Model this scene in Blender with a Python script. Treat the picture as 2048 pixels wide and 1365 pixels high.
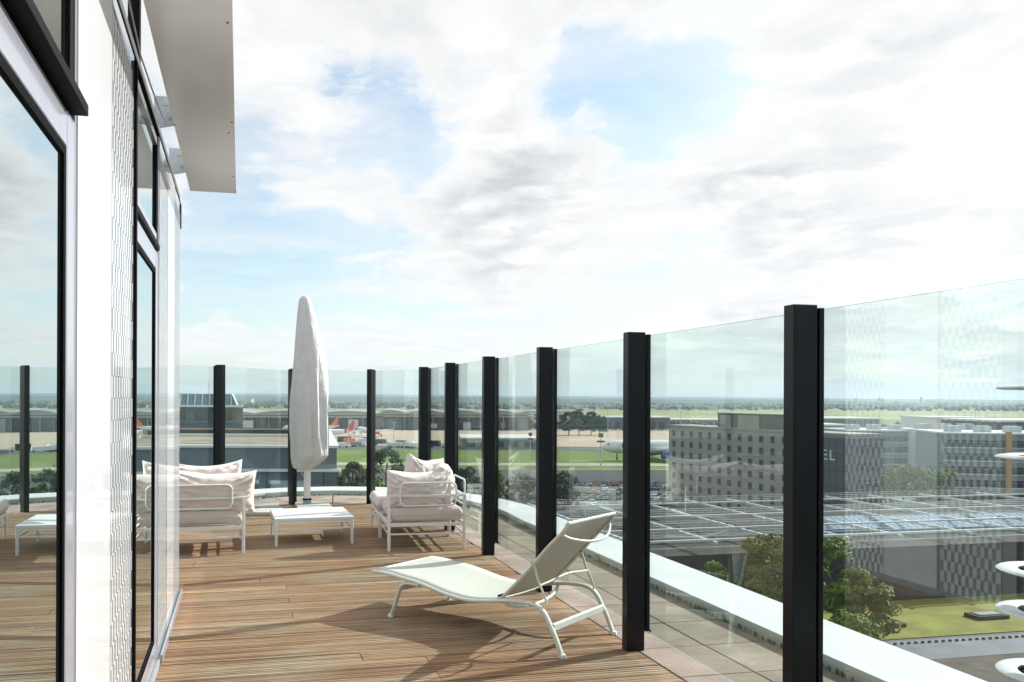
import bpy, math, random
from mathutils import Vector, Matrix, noise
R = math.radians
random.seed(7)
for o in list(bpy.data.objects): bpy.data.objects.remove(o)
scene = bpy.context.scene
COL = scene.collection

# ------------------------------------------------------------------ camera
EYE = 1.55
cam_d = bpy.data.cameras.new('camera'); cam = bpy.data.objects.new('camera', cam_d); COL.objects.link(cam)
cam_d.sensor_width = 36; cam_d.lens = 36 * 1638 / 2048
cam_d.shift_x = 181 / 2048; cam_d.shift_y = 112.5 / 2048
cam_d.clip_end = 40000; cam_d.clip_start = .05
cam.matrix_world = Matrix.Translation((0, 0, EYE)) @ Matrix.Rotation(R(90), 4, 'X') @ Matrix.Rotation(R(.22), 4, 'Z')
scene.camera = cam

# ------------------------------------------------------------------ light
SUN = Vector((.885, .465, 0)).normalized() * math.cos(R(34)); SUN.z = math.sin(R(34))
sl = bpy.data.lights.new('sun', 'SUN'); sl.energy = 5.0; sl.angle = R(.6); sl.color = (1, .965, .915)
so = bpy.data.objects.new('sun', sl); COL.objects.link(so)
so.rotation_euler = (-SUN).to_track_quat('-Z', 'Y').to_euler()
scene.view_settings.view_transform = 'Standard'; scene.view_settings.look = 'None'
scene.view_settings.exposure = 0.62; scene.view_settings.gamma = 1; scene.view_settings.use_curve_mapping = False
scene.cycles.max_bounces = 10; scene.cycles.transparent_max_bounces = 24
scene.cycles.glossy_bounces = 4; scene.cycles.sample_clamp_indirect = 6
scene.cycles.caustics_reflective = False; scene.cycles.caustics_refractive = False

class NT:
    def __init__(s, tree): s.t = tree; s.n = tree.nodes; s.l = tree.links
    def add(s, typ, ins=None, **kw):
        nd = s.n.new(typ)
        for k, v in kw.items(): setattr(nd, k, v)
        for k, v in (ins or {}).items():
            if isinstance(v, bpy.types.NodeSocket): s.l.new(v, nd.inputs[k])
            else: nd.inputs[k].default_value = v
        return nd
    def math(s, op, a, b=0.0, c=0.0, clamp=False):
        return s.add('ShaderNodeMath', {0: a, 1: b, 2: c}, operation=op, use_clamp=clamp).outputs[0]
    def noise(s, vec, scale, detail=4, rough=.55, dist=0.0, out=0):
        return s.add('ShaderNodeTexNoise', {'Vector': vec, 'Scale': scale, 'Detail': detail, 'Roughness': rough, 'Distortion': dist}).outputs[out]
    def ramp(s, fac, stops, interp='LINEAR'):
        r = s.add('ShaderNodeValToRGB', {0: fac}); e = r.color_ramp.elements
        r.color_ramp.interpolation = interp
        while len(e) < len(stops): e.new(.5)
        for i, (p, c) in enumerate(stops):
            e[i].position = p; e[i].color = c if len(c) == 4 else (*c, 1)
        return r.outputs[0]
    def mix(s, fac, a, b, mode='MIX'):
        m = s.add('ShaderNodeMix', data_type='RGBA', blend_type=mode)
        for i, v in ((0, fac), (6, a), (7, b)):
            if isinstance(v, bpy.types.NodeSocket): s.l.new(v, m.inputs[i])
            else: m.inputs[i].default_value = v if i == 0 else (*v[:3], 1)
        return m.outputs[2]
    def mapping(s, vec, scale=(1, 1, 1), loc=(0, 0, 0), rot=(0, 0, 0)):
        return s.add('ShaderNodeMapping', {0: vec, 'Scale': scale, 'Location': loc, 'Rotation': rot}).outputs[0]

world = bpy.data.worlds.new('World'); scene.world = world; world.use_nodes = True
w = NT(world.node_tree); w.n.clear()
sky = w.add('ShaderNodeTexSky', sky_type='NISHITA', sun_disc=False, sun_elevation=R(34), sun_rotation=math.atan2(SUN.x, SUN.y), altitude=100, air_density=1.0, dust_density=1.2, ozone_density=1.2)
skyc = w.add('ShaderNodeVectorMath', {0: sky.outputs[0], 1: (.112, .126, .120)}, operation='MULTIPLY').outputs[0]
dirv = w.add('ShaderNodeTexCoord').outputs['Generated']
sep = w.add('ShaderNodeSeparateXYZ', {0: dirv})
zz = w.math('ADD', w.math('MAXIMUM', sep.outputs[2], 0.0), .16)
cp = w.add('ShaderNodeCombineXYZ', {0: w.math('DIVIDE', sep.outputs[0], zz), 1: w.math('DIVIDE', sep.outputs[1], zz), 2: w.math('MULTIPLY', sep.outputs[2], 1.2)}).outputs[0]
def warped(vec, sc, amt):
    n_ = w.noise(vec, sc, 5, .6, out=1)
    n_ = w.add('ShaderNodeVectorMath', {0: n_, 1: (.5, .5, .5)}, operation='SUBTRACT').outputs[0]
    return w.add('ShaderNodeVectorMath', {0: vec, 1: w.add('ShaderNodeVectorMath', {0: n_, 1: (amt, amt, amt)}, operation='MULTIPLY').outputs[0]}, operation='ADD').outputs[0]
cpw = warped(cp, 1.6, .55)
LOC = (3.1, 1.7, .4)
def dens(off):
    v = w.mapping(cpw, loc=(LOC[0] + off[0], LOC[1] + off[1], LOC[2]))
    big = w.noise(v, 1.15, 3, .5)
    fine = w.noise(v, 3.4, 12, .60)
    return w.math('ADD', w.math('MULTIPLY', big, .5), w.math('MULTIPLY', fine, .5))
d0 = dens((0, 0))
def body(off):
    v = w.mapping(cpw, loc=(LOC[0] + off[0], LOC[1] + off[1], LOC[2]))
    return w.math('ADD', w.math('MULTIPLY', w.noise(v, 1.15, 3, .5), .45), w.math('MULTIPLY', w.noise(v, 3.4, 5, .52), .55))
s0 = body((0, 0)); d1 = body((.09, .06))
# openings and banks seen in the photograph (directions, soft edged, their rims broken up by the cloud noise itself)
dirw = warped(dirv, 5.0, .16)
dirw = warped(dirw, 14.0, .05)
dirw = w.add('ShaderNodeVectorMath', {0: dirw}, operation='NORMALIZE').outputs[0]
def gap(px, py, rad, amt):
    v = Vector(((px - 843) / 1638, 1, (795 - py) / 1638)).normalized()
    dt = w.math('MINIMUM', w.add('ShaderNodeVectorMath', {0: dirw, 1: tuple(v)}, operation='DOT_PRODUCT').outputs[1], 1.0)
    f = w.math('SUBTRACT', 1.0, w.math('DIVIDE', w.math('ARCCOSINE', dt), R(rad)), clamp=True)
    return w.math('MULTIPLY', w.math('MULTIPLY', f, w.math('SUBTRACT', 2.0, f)), amt)
gs = None
for g in ((1240, 170, 5.0, .12), (1330, 250, 5, .13), (1160, 170, 4, .09), (1430, 130, 5, .08), (1350, 0, 7, -.09), (1150, 20, 6, -.05), (740, 200, 4.5, .085), (860, 285, 4, .10), (640, 130, 3, .05), (970, 155, 2.5, .08), (450, 500, 7, .10), (600, 530, 5, .07), (480, 620, 7, .09), (850, 640, 8, .05), (1300, 650, 8, .05), (30, 200, 9, .10), (560, 290, 4, .03),
          (700, 50, 9, -.06), (1040, 290, 7, -.11), (1000, 400, 7, -.08), (650, 300, 5, -.05), (1620, 300, 9, -.09), (1850, 150, 10, -.06), (980, 550, 4, -.05), (620, 560, 4, -.04), (1500, 510, 8, -.05)):
    x = gap(*g); gs = x if gs is None else w.math('ADD', gs, x)
dd = w.math('SUBTRACT', d0, gs)
cover = w.ramp(dd, [(.435, (0, 0, 0)), (.475, (.55, .55, .55)), (.535, (1, 1, 1))])
veil = w.ramp(w.noise(w.mapping(cpw, scale=(.55, 1.7, 1), rot=(0, 0, .5)), 1.6, 9, .62), [(.30, (.22, .22, .22)), (.70, (.88, .88, .88))])
veil = w.math('SUBTRACT', veil, w.math('MULTIPLY', gs, 1.3), clamp=True)
cover = w.math('SUBTRACT', 1.0, w.math('MULTIPLY', w.math('SUBTRACT', 1.0, cover), w.math('SUBTRACT', 1.0, veil, clamp=True)), clamp=True)
shade = w.math('ADD', .40, w.math('MULTIPLY', w.math('SUBTRACT', d1, s0), 6.5), clamp=True)
thick = w.ramp(dd, [(.50, (0, 0, 0)), (.63, (1, 1, 1))])
lit = w.math('SUBTRACT', 1.0, w.math('MULTIPLY', w.math('MULTIPLY', shade, thick), 1.0), clamp=True)
ccol = w.mix(lit, (.42, .44, .46), (.665, .665, .66))
ccol = w.mix(w.math('MULTIPLY', w.ramp(w.noise(w.mapping(cpw, loc=(9, 4, 1)), 5.5, 10, .62), [(.44, (0, 0, 0)), (.62, (1, 1, 1))]), .30), ccol, (.50, .515, .535))
sd = w.add('ShaderNodeVectorMath', {0: dirv, 1: tuple(SUN)}, operation='DOT_PRODUCT').outputs[1]
glare = w.math('MULTIPLY', w.math('POWER', w.math('MAXIMUM', sd, 0.0), 8.0), .12)
base = w.mix(cover, skyc, ccol)
horiz = w.math('POWER', w.math('SUBTRACT', 1.0, w.math('MAXIMUM', sep.outputs[2], 0.0), clamp=True), 16.0)
base = w.mix(w.math('MULTIPLY', horiz, .5), base, (.53, .59, .62))
base = w.add('ShaderNodeVectorMath', {0: base, 1: w.add('ShaderNodeCombineXYZ', {0: glare, 1: glare, 2: glare}).outputs[0]}, operation='ADD').outputs[0]
bg = w.add('ShaderNodeBackground', {0: base, 1: 1.0})
w.l.new(bg.outputs[0], w.add('ShaderNodeOutputWorld').inputs[0])

# ------------------------------------------------------------------ materials
MATS = {}
def mat(name, col=(.5, .5, .5), rough=.6, var=0.0, scale=20.0, bump=0.0, metal=0.0, coat=0.0, spec=.5, objvar=0.0, bscale=None, stretch=(1, 1, 1), sheen=0.0):
    m = bpy.data.materials.new(name); m.use_nodes = True; t = NT(m.node_tree)
    b = t.n['Principled BSDF']
    b.inputs['Roughness'].default_value = rough; b.inputs['Metallic'].default_value = metal
    b.inputs['Coat Weight'].default_value = coat; b.inputs['Specular IOR Level'].default_value = spec
    b.inputs['Coat Roughness'].default_value = .03
    b.inputs['Sheen Weight'].default_value = sheen
    c = (*col[:3], 1)
    tc = t.add('ShaderNodeTexCoord').outputs['Object']
    tc = t.mapping(tc, scale=stretch)
    cc = None
    if var:
        n = t.noise(tc, scale, 6, .6)
        f = t.add('ShaderNodeMapRange', {0: n, 1: .3, 2: .7, 3: 1 - var, 4: 1 + var}).outputs[0]
        cc = t.mix(1.0, c, t.add('ShaderNodeCombineXYZ', {0: f, 1: f, 2: f}).outputs[0], 'MULTIPLY')
    if objvar:
        rnd = t.add('ShaderNodeObjectInfo').outputs['Random']
        f = t.add('ShaderNodeMapRange', {0: rnd, 1: 0, 2: 1, 3: 1 - objvar, 4: 1 + objvar}).outputs[0]
        cc = t.mix(1.0, cc if cc is not None else c, t.add('ShaderNodeCombineXYZ', {0: f, 1: f, 2: f}).outputs[0], 'MULTIPLY')
    if cc is not None: t.l.new(cc, b.inputs['Base Color'])
    else: b.inputs['Base Color'].default_value = c
    if bump:
        n = t.noise(tc, bscale or scale * 3, 5, .6)
        bp = t.add('ShaderNodeBump', {'Height': n, 'Strength': bump, 'Distance': .01})
        t.l.new(bp.outputs[0], b.inputs['Normal'])
    MATS[name] = m
    return m

M_frame = mat('cream_powder_coat', (.60, .62, .56), .38, .03, 30)
M_white_tube = mat('white_powder_coat', (.70, .715, .70), .35, .03, 20)
M_table = mat('white_table_sheet', (.70, .71, .71), .4, .02, 6)
M_post = mat('black_anodised_metal', (.005, .006, .009), .28, .25, 9, .02, .0, spec=.22, stretch=(1, 1, .2))
M_black = mat('black_rubber_gasket', (.003, .003, .004), .7, spec=.05)
M_dkframe = mat('black_frame', (.006, .005, .006), .6, spec=.08)
M_alu = mat('pale_anodised_aluminium', (.36, .37, .42), .22, .04, 14, 0, .25, coat=.4, stretch=(1, 1, .1))
M_steel = mat('galvanised_steel', (.46, .49, .52), .45, .12, 30, .05, .5)
M_panel = mat('white_lacquered_glass', (.62, .655, .68), .03, .01, 2, coat=.1)
M_tex = mat('white_relief_panel', (.62, .655, .68), .08, .02, 5, coat=.3)
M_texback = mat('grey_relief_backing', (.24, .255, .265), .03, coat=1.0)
M_blade = mat('beige_glossy_soffit', (.80, .79, .77), .22, .02, .7, coat=.10)
M_cush = mat('pale_pink_beige_outdoor_fabric', (.68, .62, .58), .9, .05, 9, .25, bscale=90, sheen=.2)
M_seatc = mat('grey_beige_seat_fabric', (.58, .52, .49), .9, .04, 9, .2, bscale=110, sheen=.2)
M_sling = mat('light_sling_mesh_fabric', (.50, .50, .455), .7, .04, 60, .2, bscale=300)
M_cover = mat('off_white_parasol_cover', (.60, .61, .605), .85, .05, 3, .25, bscale=25)
M_coping = mat('white_coping_sheet', (.64, .66, .67), .35, .06, 1.8)
M_concrete = mat('apron_concrete', (.40, .31, .23), .9, .10, .02, stretch=(1, .3, 1))
M_dark = mat('near_black_matt', (.02, .02, .02), .9)  # one even near-black for joints, seams, bollards and small fittings
M_int = mat('dark_interior', (.03, .035, .04), .8)
M_base = mat('grey_plastic_base', (.30, .31, .32), .5)

def m_deck():
    m = bpy.data.materials.new('weathered_decking'); m.use_nodes = True; t = NT(m.node_tree); b = t.n['Principled BSDF']
    tc = t.add('ShaderNodeTexCoord').outputs['Object']
    rnd = t.add('ShaderNodeObjectInfo').outputs['Random']
    off = t.add('ShaderNodeCombineXYZ', {0: t.math('MULTIPLY', rnd, 37.0), 1: t.math('MULTIPLY', rnd, 11.0), 2: 0.0}).outputs[0]
    v = t.add('ShaderNodeVectorMath', {0: tc, 1: off}, operation='ADD').outputs[0]
    grain = t.noise(t.mapping(v, scale=(.9, 58, 8)), 1.0, 7, .7, .15)
    streak = t.noise(t.mapping(v, scale=(.9, 21, 4)), 1.0, 8, .72)
    patch = t.noise(t.mapping(tc, scale=(.8, 1.1, 1)), 1.5, 6, .65)
    speck = t.noise(t.mapping(v, scale=(5, 55, 8)), 1.0, 4, .7)
    tone = t.ramp(rnd, [(0, (.240, .138, .078)), (.2, (.350, .228, .138)), (.4, (.280, .160, .088)), (.6, (.360, .245, .150)), (.8, (.300, .185, .108)), (1, (.320, .192, .104))])
    c = t.mix(t.ramp(patch, [(.46, (0, 0, 0)), (.68, (.8, .8, .8))]), tone, (.345, .295, .22))
    c = t.mix(t.ramp(streak, [(.48, (0, 0, 0)), (.64, (.8, .8, .8))]), c, (.15, .092, .060))
    c = t.mix(1.0, c, t.ramp(grain, [(.30, (.42, .40, .38)), (.47, (.92, .92, .92)), (.62, (1.30, 1.28, 1.25)), (.75, (1.55, 1.52, 1.48))]), 'MULTIPLY')
    c = t.mix(t.ramp(speck, [(.60, (0, 0, 0)), (.72, (.75, .75, .75))]), c, (.09, .06, .045))
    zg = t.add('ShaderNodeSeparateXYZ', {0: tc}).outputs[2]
    groove_dark = t.math('MULTIPLY', t.math('SUBTRACT', -.0016, zg), 500.0, clamp=True)  # darker below the board face, down in the grooves
    c = t.mix(t.math('MULTIPLY', groove_dark, .8), c, (.045, .034, .026))
    t.l.new(c, b.inputs['Base Color']); b.inputs['Roughness'].default_value = .8; b.inputs['Specular IOR Level'].default_value = .25
    bp = t.add('ShaderNodeBump', {'Height': grain, 'Strength': .55, 'Distance': .004}); t.l.new(bp.outputs[0], b.inputs['Normal'])
    return m
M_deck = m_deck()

def m_paver():
    m = bpy.data.materials.new('washed_concrete_paver'); m.use_nodes = True; t = NT(m.node_tree); b = t.n['Principled BSDF']
    tc = t.add('ShaderNodeTexCoord').outputs['Object']; rnd = t.add('ShaderNodeObjectInfo').outputs['Random']
    n = t.noise(tc, 2.2, 8, .65); fine = t.noise(tc, 120, 3, .7)
    c = t.ramp(n, [(.3, (.10, .083, .064)), (.45, (.20, .165, .128)), (.6, (.30, .245, .20)), (.75, (.40, .33, .28))])
    f = t.add('ShaderNodeMapRange', {0: rnd, 3: .85, 4: 1.12}).outputs[0]
    c = t.mix(1.0, c, t.add('ShaderNodeCombineXYZ', {0: f, 1: f, 2: f}).outputs[0], 'MULTIPLY')
    c = t.mix(.35, c, t.ramp(fine, [(.35, (.07, .058, .046)), (.65, (.44, .37, .32))]))
    t.l.new(c, b.inputs['Base Color']); b.inputs['Roughness'].default_value = .9
    bp = t.add('ShaderNodeBump', {'Height': fine, 'Strength': .5, 'Distance': .004}); t.l.new(bp.outputs[0], b.inputs['Normal'])
    return m
M_paver = m_paver()

def m_dirtwall():
    m = bpy.data.materials.new('coping_upstand_with_moss'); m.use_nodes = True; t = NT(m.node_tree); b = t.n['Principled BSDF']
    tc = t.add('ShaderNodeTexCoord').outputs['Object']
    z = t.add('ShaderNodeSeparateXYZ', {0: tc}).outputs[2]
    n = t.noise(t.mapping(tc, scale=(1, 1, .25)), 26, 7, .75); n2 = t.noise(tc, 2.5, 3, .5)
    h = t.math('ADD', t.math('MULTIPLY', n, .045), t.math('SUBTRACT', t.math('MULTIPLY', n2, .045), .024))
    f = t.math('MULTIPLY', t.math('SUBTRACT', h, z), 70.0, clamp=True)
    f = t.math('MULTIPLY', f, t.ramp(n, [(.42, (0, 0, 0)), (.55, (1, 1, 1))]))
    c = t.mix(f, (.74, .78, .76), (.10, .115, .075))
    t.l.new(c, b.inputs['Base Color']); b.inputs['Roughness'].default_value = .7
    return m
M_upstand = m_dirtwall()

def m_screen_glass():
    m = bpy.data.materials.new('clear_greenish_glass'); m.use_nodes = True; t = NT(m.node_tree); t.n.clear()
    fr = t.add('ShaderNodeFresnel', {'IOR': 1.52}).outputs[0]
    geo = t.add('ShaderNodeNewGeometry')
    # the thin pane: each skin reflects; grazing views grow green because the path through the pane is longer
    tr = t.add('ShaderNodeBsdfTransparent', {0: (.895, .945, .928, 1)})
    gl = t.add('ShaderNodeBsdfGlossy', {0: (1, 1, 1, 1), 'Roughness': 0.0})
    f = t.math('MULTIPLY', fr, 1.0, clamp=True)
    front = t.math('SUBTRACT', 1.0, geo.outputs['Backfacing'])
    mx = t.add('ShaderNodeMixShader', {0: t.math('MULTIPLY', f, t.math('ADD', .0, t.math('MULTIPLY', front, 1.95)), clamp=True), 1: tr.outputs[0], 2: gl.outputs[0]})
    t.l.new(mx.outputs[0], t.add('ShaderNodeOutputMaterial').inputs[0])
    return m
M_glass = m_screen_glass()

def m_mirror_glass(name, tint, mn=.5):
    m = bpy.data.materials.new(name); m.use_nodes = True; t = NT(m.node_tree); t.n.clear()
    fr = t.add('ShaderNodeFresnel', {'IOR': 1.52}).outputs[0]
    df = t.add('ShaderNodeBsdfDiffuse', {0: (.02, .028, .027, 1)})
    gl = t.add('ShaderNodeBsdfGlossy', {0: (*tint, 1), 'Roughness': 0.0})
    tcw = t.add('ShaderNodeTexCoord').outputs['Object']; wv = t.noise(tcw, .7, 1, .4)
    t.l.new(t.add('ShaderNodeBump', {'Height': wv, 'Strength': .08, 'Distance': .01}).outputs[0], gl.inputs['Normal'])
    f = t.math('ADD', mn, t.math('MULTIPLY', fr, 1 - mn), clamp=True)
    mx = t.add('ShaderNodeMixShader', {0: f, 1: df.outputs[0], 2: gl.outputs[0]})
    t.l.new(mx.outputs[0], t.add('ShaderNodeOutputMaterial').inputs[0])
    return m
M_window = m_mirror_glass('coated_window_glass', (.90, .97, .97), .72)
M_farglass = m_mirror_glass('far_window_glass', (.5, .6, .65), .15)

# ------------------------------------------------------------------ mesh helpers
class MB:
    def __init__(s): s.v = []; s.f = []
    def add(s, vs, fs):
        b = len(s.v); s.v += [tuple(v) for v in vs]; s.f += [tuple(b + i for i in f) for f in fs]; return s
    def box(s, x0, x1, y0, y1, z0, z1):
        return s.add([(x0, y0, z0), (x1, y0, z0), (x1, y1, z0), (x0, y1, z0), (x0, y0, z1), (x1, y0, z1), (x1, y1, z1), (x0, y1, z1)],
                     [(0, 3, 2, 1), (4, 5, 6, 7), (0, 1, 5, 4), (1, 2, 6, 5), (2, 3, 7, 6), (3, 0, 4, 7)])
    def prism(s, poly, z0, z1):
        n = len(poly)
        vs = [(p[0], p[1], z0) for p in poly] + [(p[0], p[1], z1) for p in poly]
        return s.add(vs, [tuple(range(n))[::-1], tuple(range(n, 2 * n))] + [(i, (i + 1) % n, n + (i + 1) % n, n + i) for i in range(n)])
    def bar(s, a, b, w, h, up=(0, 0, 1)):      # rectangular bar from a to b
        a = Vector(a); b = Vector(b); d = (b - a).normalized(); upv = Vector(up)
        if abs(d.dot(upv)) > .98: upv = Vector((0, 1, 0))
        sx = d.cross(upv).normalized() * w / 2; sy = sx.cross(d).normalized() * h / 2
        vs = [p + i * sx + j * sy for p in (a, b) for i, j in ((-1, -1), (1, -1), (1, 1), (-1, 1))]
        return s.add(vs, [(0, 1, 2, 3), (7, 6, 5, 4), (0, 4, 5, 1), (1, 5, 6, 2), (2, 6, 7, 3), (3, 7, 4, 0)])
    def tube(s, pts, r, n=8, closed=False, ry=None):
        pts = [Vector(p) for p in pts]; m = len(pts); vs = []; fs = []
        prev = None
        for i, p in enumerate(pts):
            if closed: d = pts[(i + 1) % m] - pts[i - 1]
            else: d = pts[min(i + 1, m - 1)] - pts[max(i - 1, 0)]
            d.normalize()
            if prev is None:
                a = Vector((0, 0, 1)) if abs(d.z) < .9 else Vector((0, 1, 0)); x = d.cross(a).normalized()
            else: x = (prev - d * prev.dot(d)).normalized()
            prev = x; y = d.cross(x)
            rr = r[i] if isinstance(r, (list, tuple)) else r
            for k in range(n):
                an = 2 * math.pi * (k + .5) / n
                vs.append(p + x * math.cos(an) * rr + y * math.sin(an) * (ry or rr))
        rng = m if closed else m - 1
        for i in range(rng):
            for k in range(n):
                a = i * n + k; b2 = i * n + (k + 1) % n; c = ((i + 1) % m) * n + (k + 1) % n; d2 = ((i + 1) % m) * n + k
                fs.append((a, b2, c, d2))
        if not closed: fs += [tuple(range(n))[::-1], tuple(range((m - 1) * n, m * n))]
        return s.add(vs, fs)
    def lathe(s, prof, n=16, c=(0, 0)):
        vs = []; fs = []
        for r, z in prof:
            for k in range(n):
                a = 2 * math.pi * k / n; vs.append((c[0] + r * math.cos(a), c[1] + r * math.sin(a), z))
        for i in range(len(prof) - 1):
            for k in range(n): fs.append((i * n + k, i * n + (k + 1) % n, (i + 1) * n + (k + 1) % n, (i + 1) * n + k))
        fs += [tuple(range(n))[::-1], tuple(range((len(prof) - 1) * n, len(prof) * n))]
        return s.add(vs, fs)
    def build(s, name, m, parent=None, smooth=False, bevel=0.0, seg=1, kind=None):
        me = bpy.data.meshes.new(name); me.from_pydata(s.v, [], s.f); me.update()
        me.materials.append(m)
        if smooth:
            for p in me.polygons: p.use_smooth = True
            try: me.set_sharp_from_angle(angle=R(50))
            except Exception: pass
        o = bpy.data.objects.new(name, me); COL.objects.link(o)
        if parent is not None: o.parent = parent
        if bevel:
            b = o.modifiers.new('bevel', 'BEVEL'); b.width = bevel; b.segments = seg; b.limit_method = 'ANGLE'
        if kind: o['kind'] = kind
        return o
def thing(name, label, cat, loc=(0, 0, 0), rz=0.0, group=None):
    o = bpy.data.objects.new(name, None); COL.objects.link(o); o.location = loc; o.rotation_euler = (0, 0, rz)
    o.empty_display_size = .2
    o['label'] = label; o['category'] = cat
    if group: o['group'] = group
    return o
def tag(o, label, cat, group=None):
    o['label'] = label; o['category'] = cat
    if group: o['group'] = group
    return o
def kids(o): return [c for c in bpy.data.objects if c.parent == o]
KID = {}
def copy_tree(o, label=None, loc=None, rz=None):
    def rec(src, par):
        c = src.copy(); COL.objects.link(c)
        if par is not None: c.parent = par
        if src.name not in KID: KID[src.name] = [k for k in src.children]
        for k in KID[src.name]: rec(k, c)
        return c
    c = rec(o, None)
    if label: c['label'] = label
    if loc is not None: c.location = loc
    if rz is not None: c.rotation_euler = (0, 0, rz)
    return c
A = R(12.47)                                   # the terrace's own axes: x = n (out from the facade), y = s (along it)
def W(n, s, z=0.0): return Vector((n * math.cos(A) - s * math.sin(A), n * math.sin(A) + s * math.cos(A), z))
def rotA(o): o.rotation_euler = (0, 0, A); return o

# ------------------------------------------------------------------ terrace floor
POSTS = [(2.37, -4.53), (2.37, -3.0), (2.37, -1.47), (2.34, .06), (2.350, 1.59), (2.368, 3.11), (2.370, 4.647), (2.385, 6.209), (2.392, 7.752), (2.394, 9.283), (2.386, 10.666),
         (1.853, 11.80), (.741, 11.92), (-.251, 10.768), (-1.45, 9.75), (-2.3, 8.4), (-2.6, 6.75)]
def curve(off, step=.25):
    P = [Vector(p) for p in POSTS]; out = []
    for i in range(len(P) - 1):
        p0 = P[max(i - 1, 0)]; p1 = P[i]; p2 = P[i + 1]; p3 = P[min(i + 2, len(P) - 1)]
        k = max(2, round((p2 - p1).length / step))
        for j in range(k):
            t = j / k
            q = .5 * (2 * p1 + (p2 - p0) * t + (2 * p0 - 5 * p1 + 4 * p2 - p3) * t * t + (3 * p1 - p0 - 3 * p2 + p3) * t ** 3)
            d = .5 * ((p2 - p0) + 2 * (2 * p0 - 5 * p1 + 4 * p2 - p3) * t + 3 * (3 * p1 - p0 - 3 * p2 + p3) * t * t)
            nrm = Vector((d.y, -d.x)).normalized(); out.append((q, nrm))
    # smooth the normals so that the offset curve is round
    for _ in range(6):
        out = [(out[i][0], (out[max(i - 1, 0)][1] + out[i][1] * 2 + out[min(i + 1, len(out) - 1)][1]).normalized()) for i in range(len(out))]
    return [q + n * off for q, n in out]
edge = curve(0.0)
slab = MB(); outer = curve(1.40)
slab.prism([(p.x, p.y) for p in outer] + [(-2.6, 6.65), (-8, 6.65), (-8, -6)], -27.4, -.06)
fl = rotA(slab.build('terrace_floor', mat('grey_render', (.42, .42, .41), .8, .05, .5), kind='structure'))
# planks: grooved profile, one object each
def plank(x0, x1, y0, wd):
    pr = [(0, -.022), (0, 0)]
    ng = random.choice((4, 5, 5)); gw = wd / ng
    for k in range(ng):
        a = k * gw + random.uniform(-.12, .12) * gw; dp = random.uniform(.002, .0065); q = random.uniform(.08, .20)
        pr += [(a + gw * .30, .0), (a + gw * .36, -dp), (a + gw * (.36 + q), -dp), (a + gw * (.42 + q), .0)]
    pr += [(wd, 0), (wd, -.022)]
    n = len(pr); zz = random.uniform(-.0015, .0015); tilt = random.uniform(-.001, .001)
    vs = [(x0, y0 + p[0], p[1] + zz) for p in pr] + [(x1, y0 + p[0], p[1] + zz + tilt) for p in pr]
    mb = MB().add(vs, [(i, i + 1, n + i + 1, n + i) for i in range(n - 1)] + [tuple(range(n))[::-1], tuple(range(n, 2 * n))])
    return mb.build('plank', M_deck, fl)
def span(s):
    xs = []
    E_ = [(p.x, p.y) for p in edge]
    for i in range(len(E_) - 1):
        (xa, ya), (xb, yb) = E_[i], E_[i + 1]
        if (ya - s) * (yb - s) <= 0 and ya != yb: xs.append(xa + (xb - xa) * (s - ya) / (yb - ya))
    r = max(xs) if xs else None
    l = min(xs) if len(xs) > 1 else None
    return l, r
y = -2.2; k = 0
while y < 11.8:
    wd = .1370
    l, r = span(y + wd / 2)
    if r is not None:
        if y < 6.7: l = -.50
        if l is None: l = -2.3
        r = r + .012
        if r - l > .3:
            if (r - l) > 2.2 and random.random() < .45:
                mid = l + (r - l) * random.choice((.3, .42, .55, .7))
                plank(l, mid - .002, y, wd); plank(mid + .002, r, y, wd)
            else: plank(l, r - random.choice((0, 0, 0, .012)), y, wd)
    y += .1455; k += 1
# pavers between deck and coping, two rings
def ring_pts(off): return curve(off, .5)
ra, rb, rc = ring_pts(.02), ring_pts(.485), ring_pts(.925)
for (pa, pb) in ((ra, rb), (rb, rc)):
    for i in range(3, len(pa) - 1):
        a, b, c, d = pa[i], pa[i + 1], pb[i + 1], pb[i]
        if (a - b).length < .12: continue
        cx = (a + b + c + d) / 4
        q = [cx + (p - cx) * .982 for p in (a, b, c, d)]
        z = random.uniform(-.003, .0)
        MB().prism([(p.x, p.y) for p in q][::-1], -.045, z).build('paver', M_paver, fl, bevel=.004)
MB().prism([(p.x, p.y) for p in curve(.93)] + [(-2.6, 6.65)], -.055, -.047).build('paver_bed', M_dark, fl)
# coping round the rim
cop = rotA(MB().build('empty', M_coping)); bpy.data.objects.remove(cop)
par = thing('parapet', 'low white sheet-metal parapet coping curving round the terrace rim outside the glass', 'parapet', (0, 0, 0), A)
ci, co_ = curve(.93, .25), curve(1.43, .25)
i = 0; seg = 9
while i < len(ci) - 1:
    j = min(i + seg, len(ci) - 1)
    mb = MB(); vs = []; fs = []
    for k in range(i, j + 1):
        a, b = ci[k].copy(), co_[k].copy()
        if k == i: a = a + (ci[k + 1] - ci[k]) * .012; b = b + (co_[k + 1] - co_[k]) * .012
        vs += [(a.x, a.y, .042), (a.x, a.y, .075), (b.x, b.y, .082), (b.x, b.y, -.10)]
    m_ = j - i + 1
    for k in range(m_ - 1):
        o4 = k * 4
        for e in range(3): fs.append((o4 + e, o4 + 4 + e, o4 + 5 + e, o4 + e + 1))
    mb.add(vs, fs); mb.build('coping_sheet', M_coping, par)
    i = j
vs = []; fs = []
cu = curve(.945, .25)
for k, p in enumerate(cu): vs += [(p.x, p.y, -.05), (p.x, p.y, .043)]
for k in range(len(cu) - 1): fs.append((2 * k, 2 * k + 2, 2 * k + 3, 2 * k + 1))
MB().add(vs, fs).build('upstand', M_upstand, par)
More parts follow.
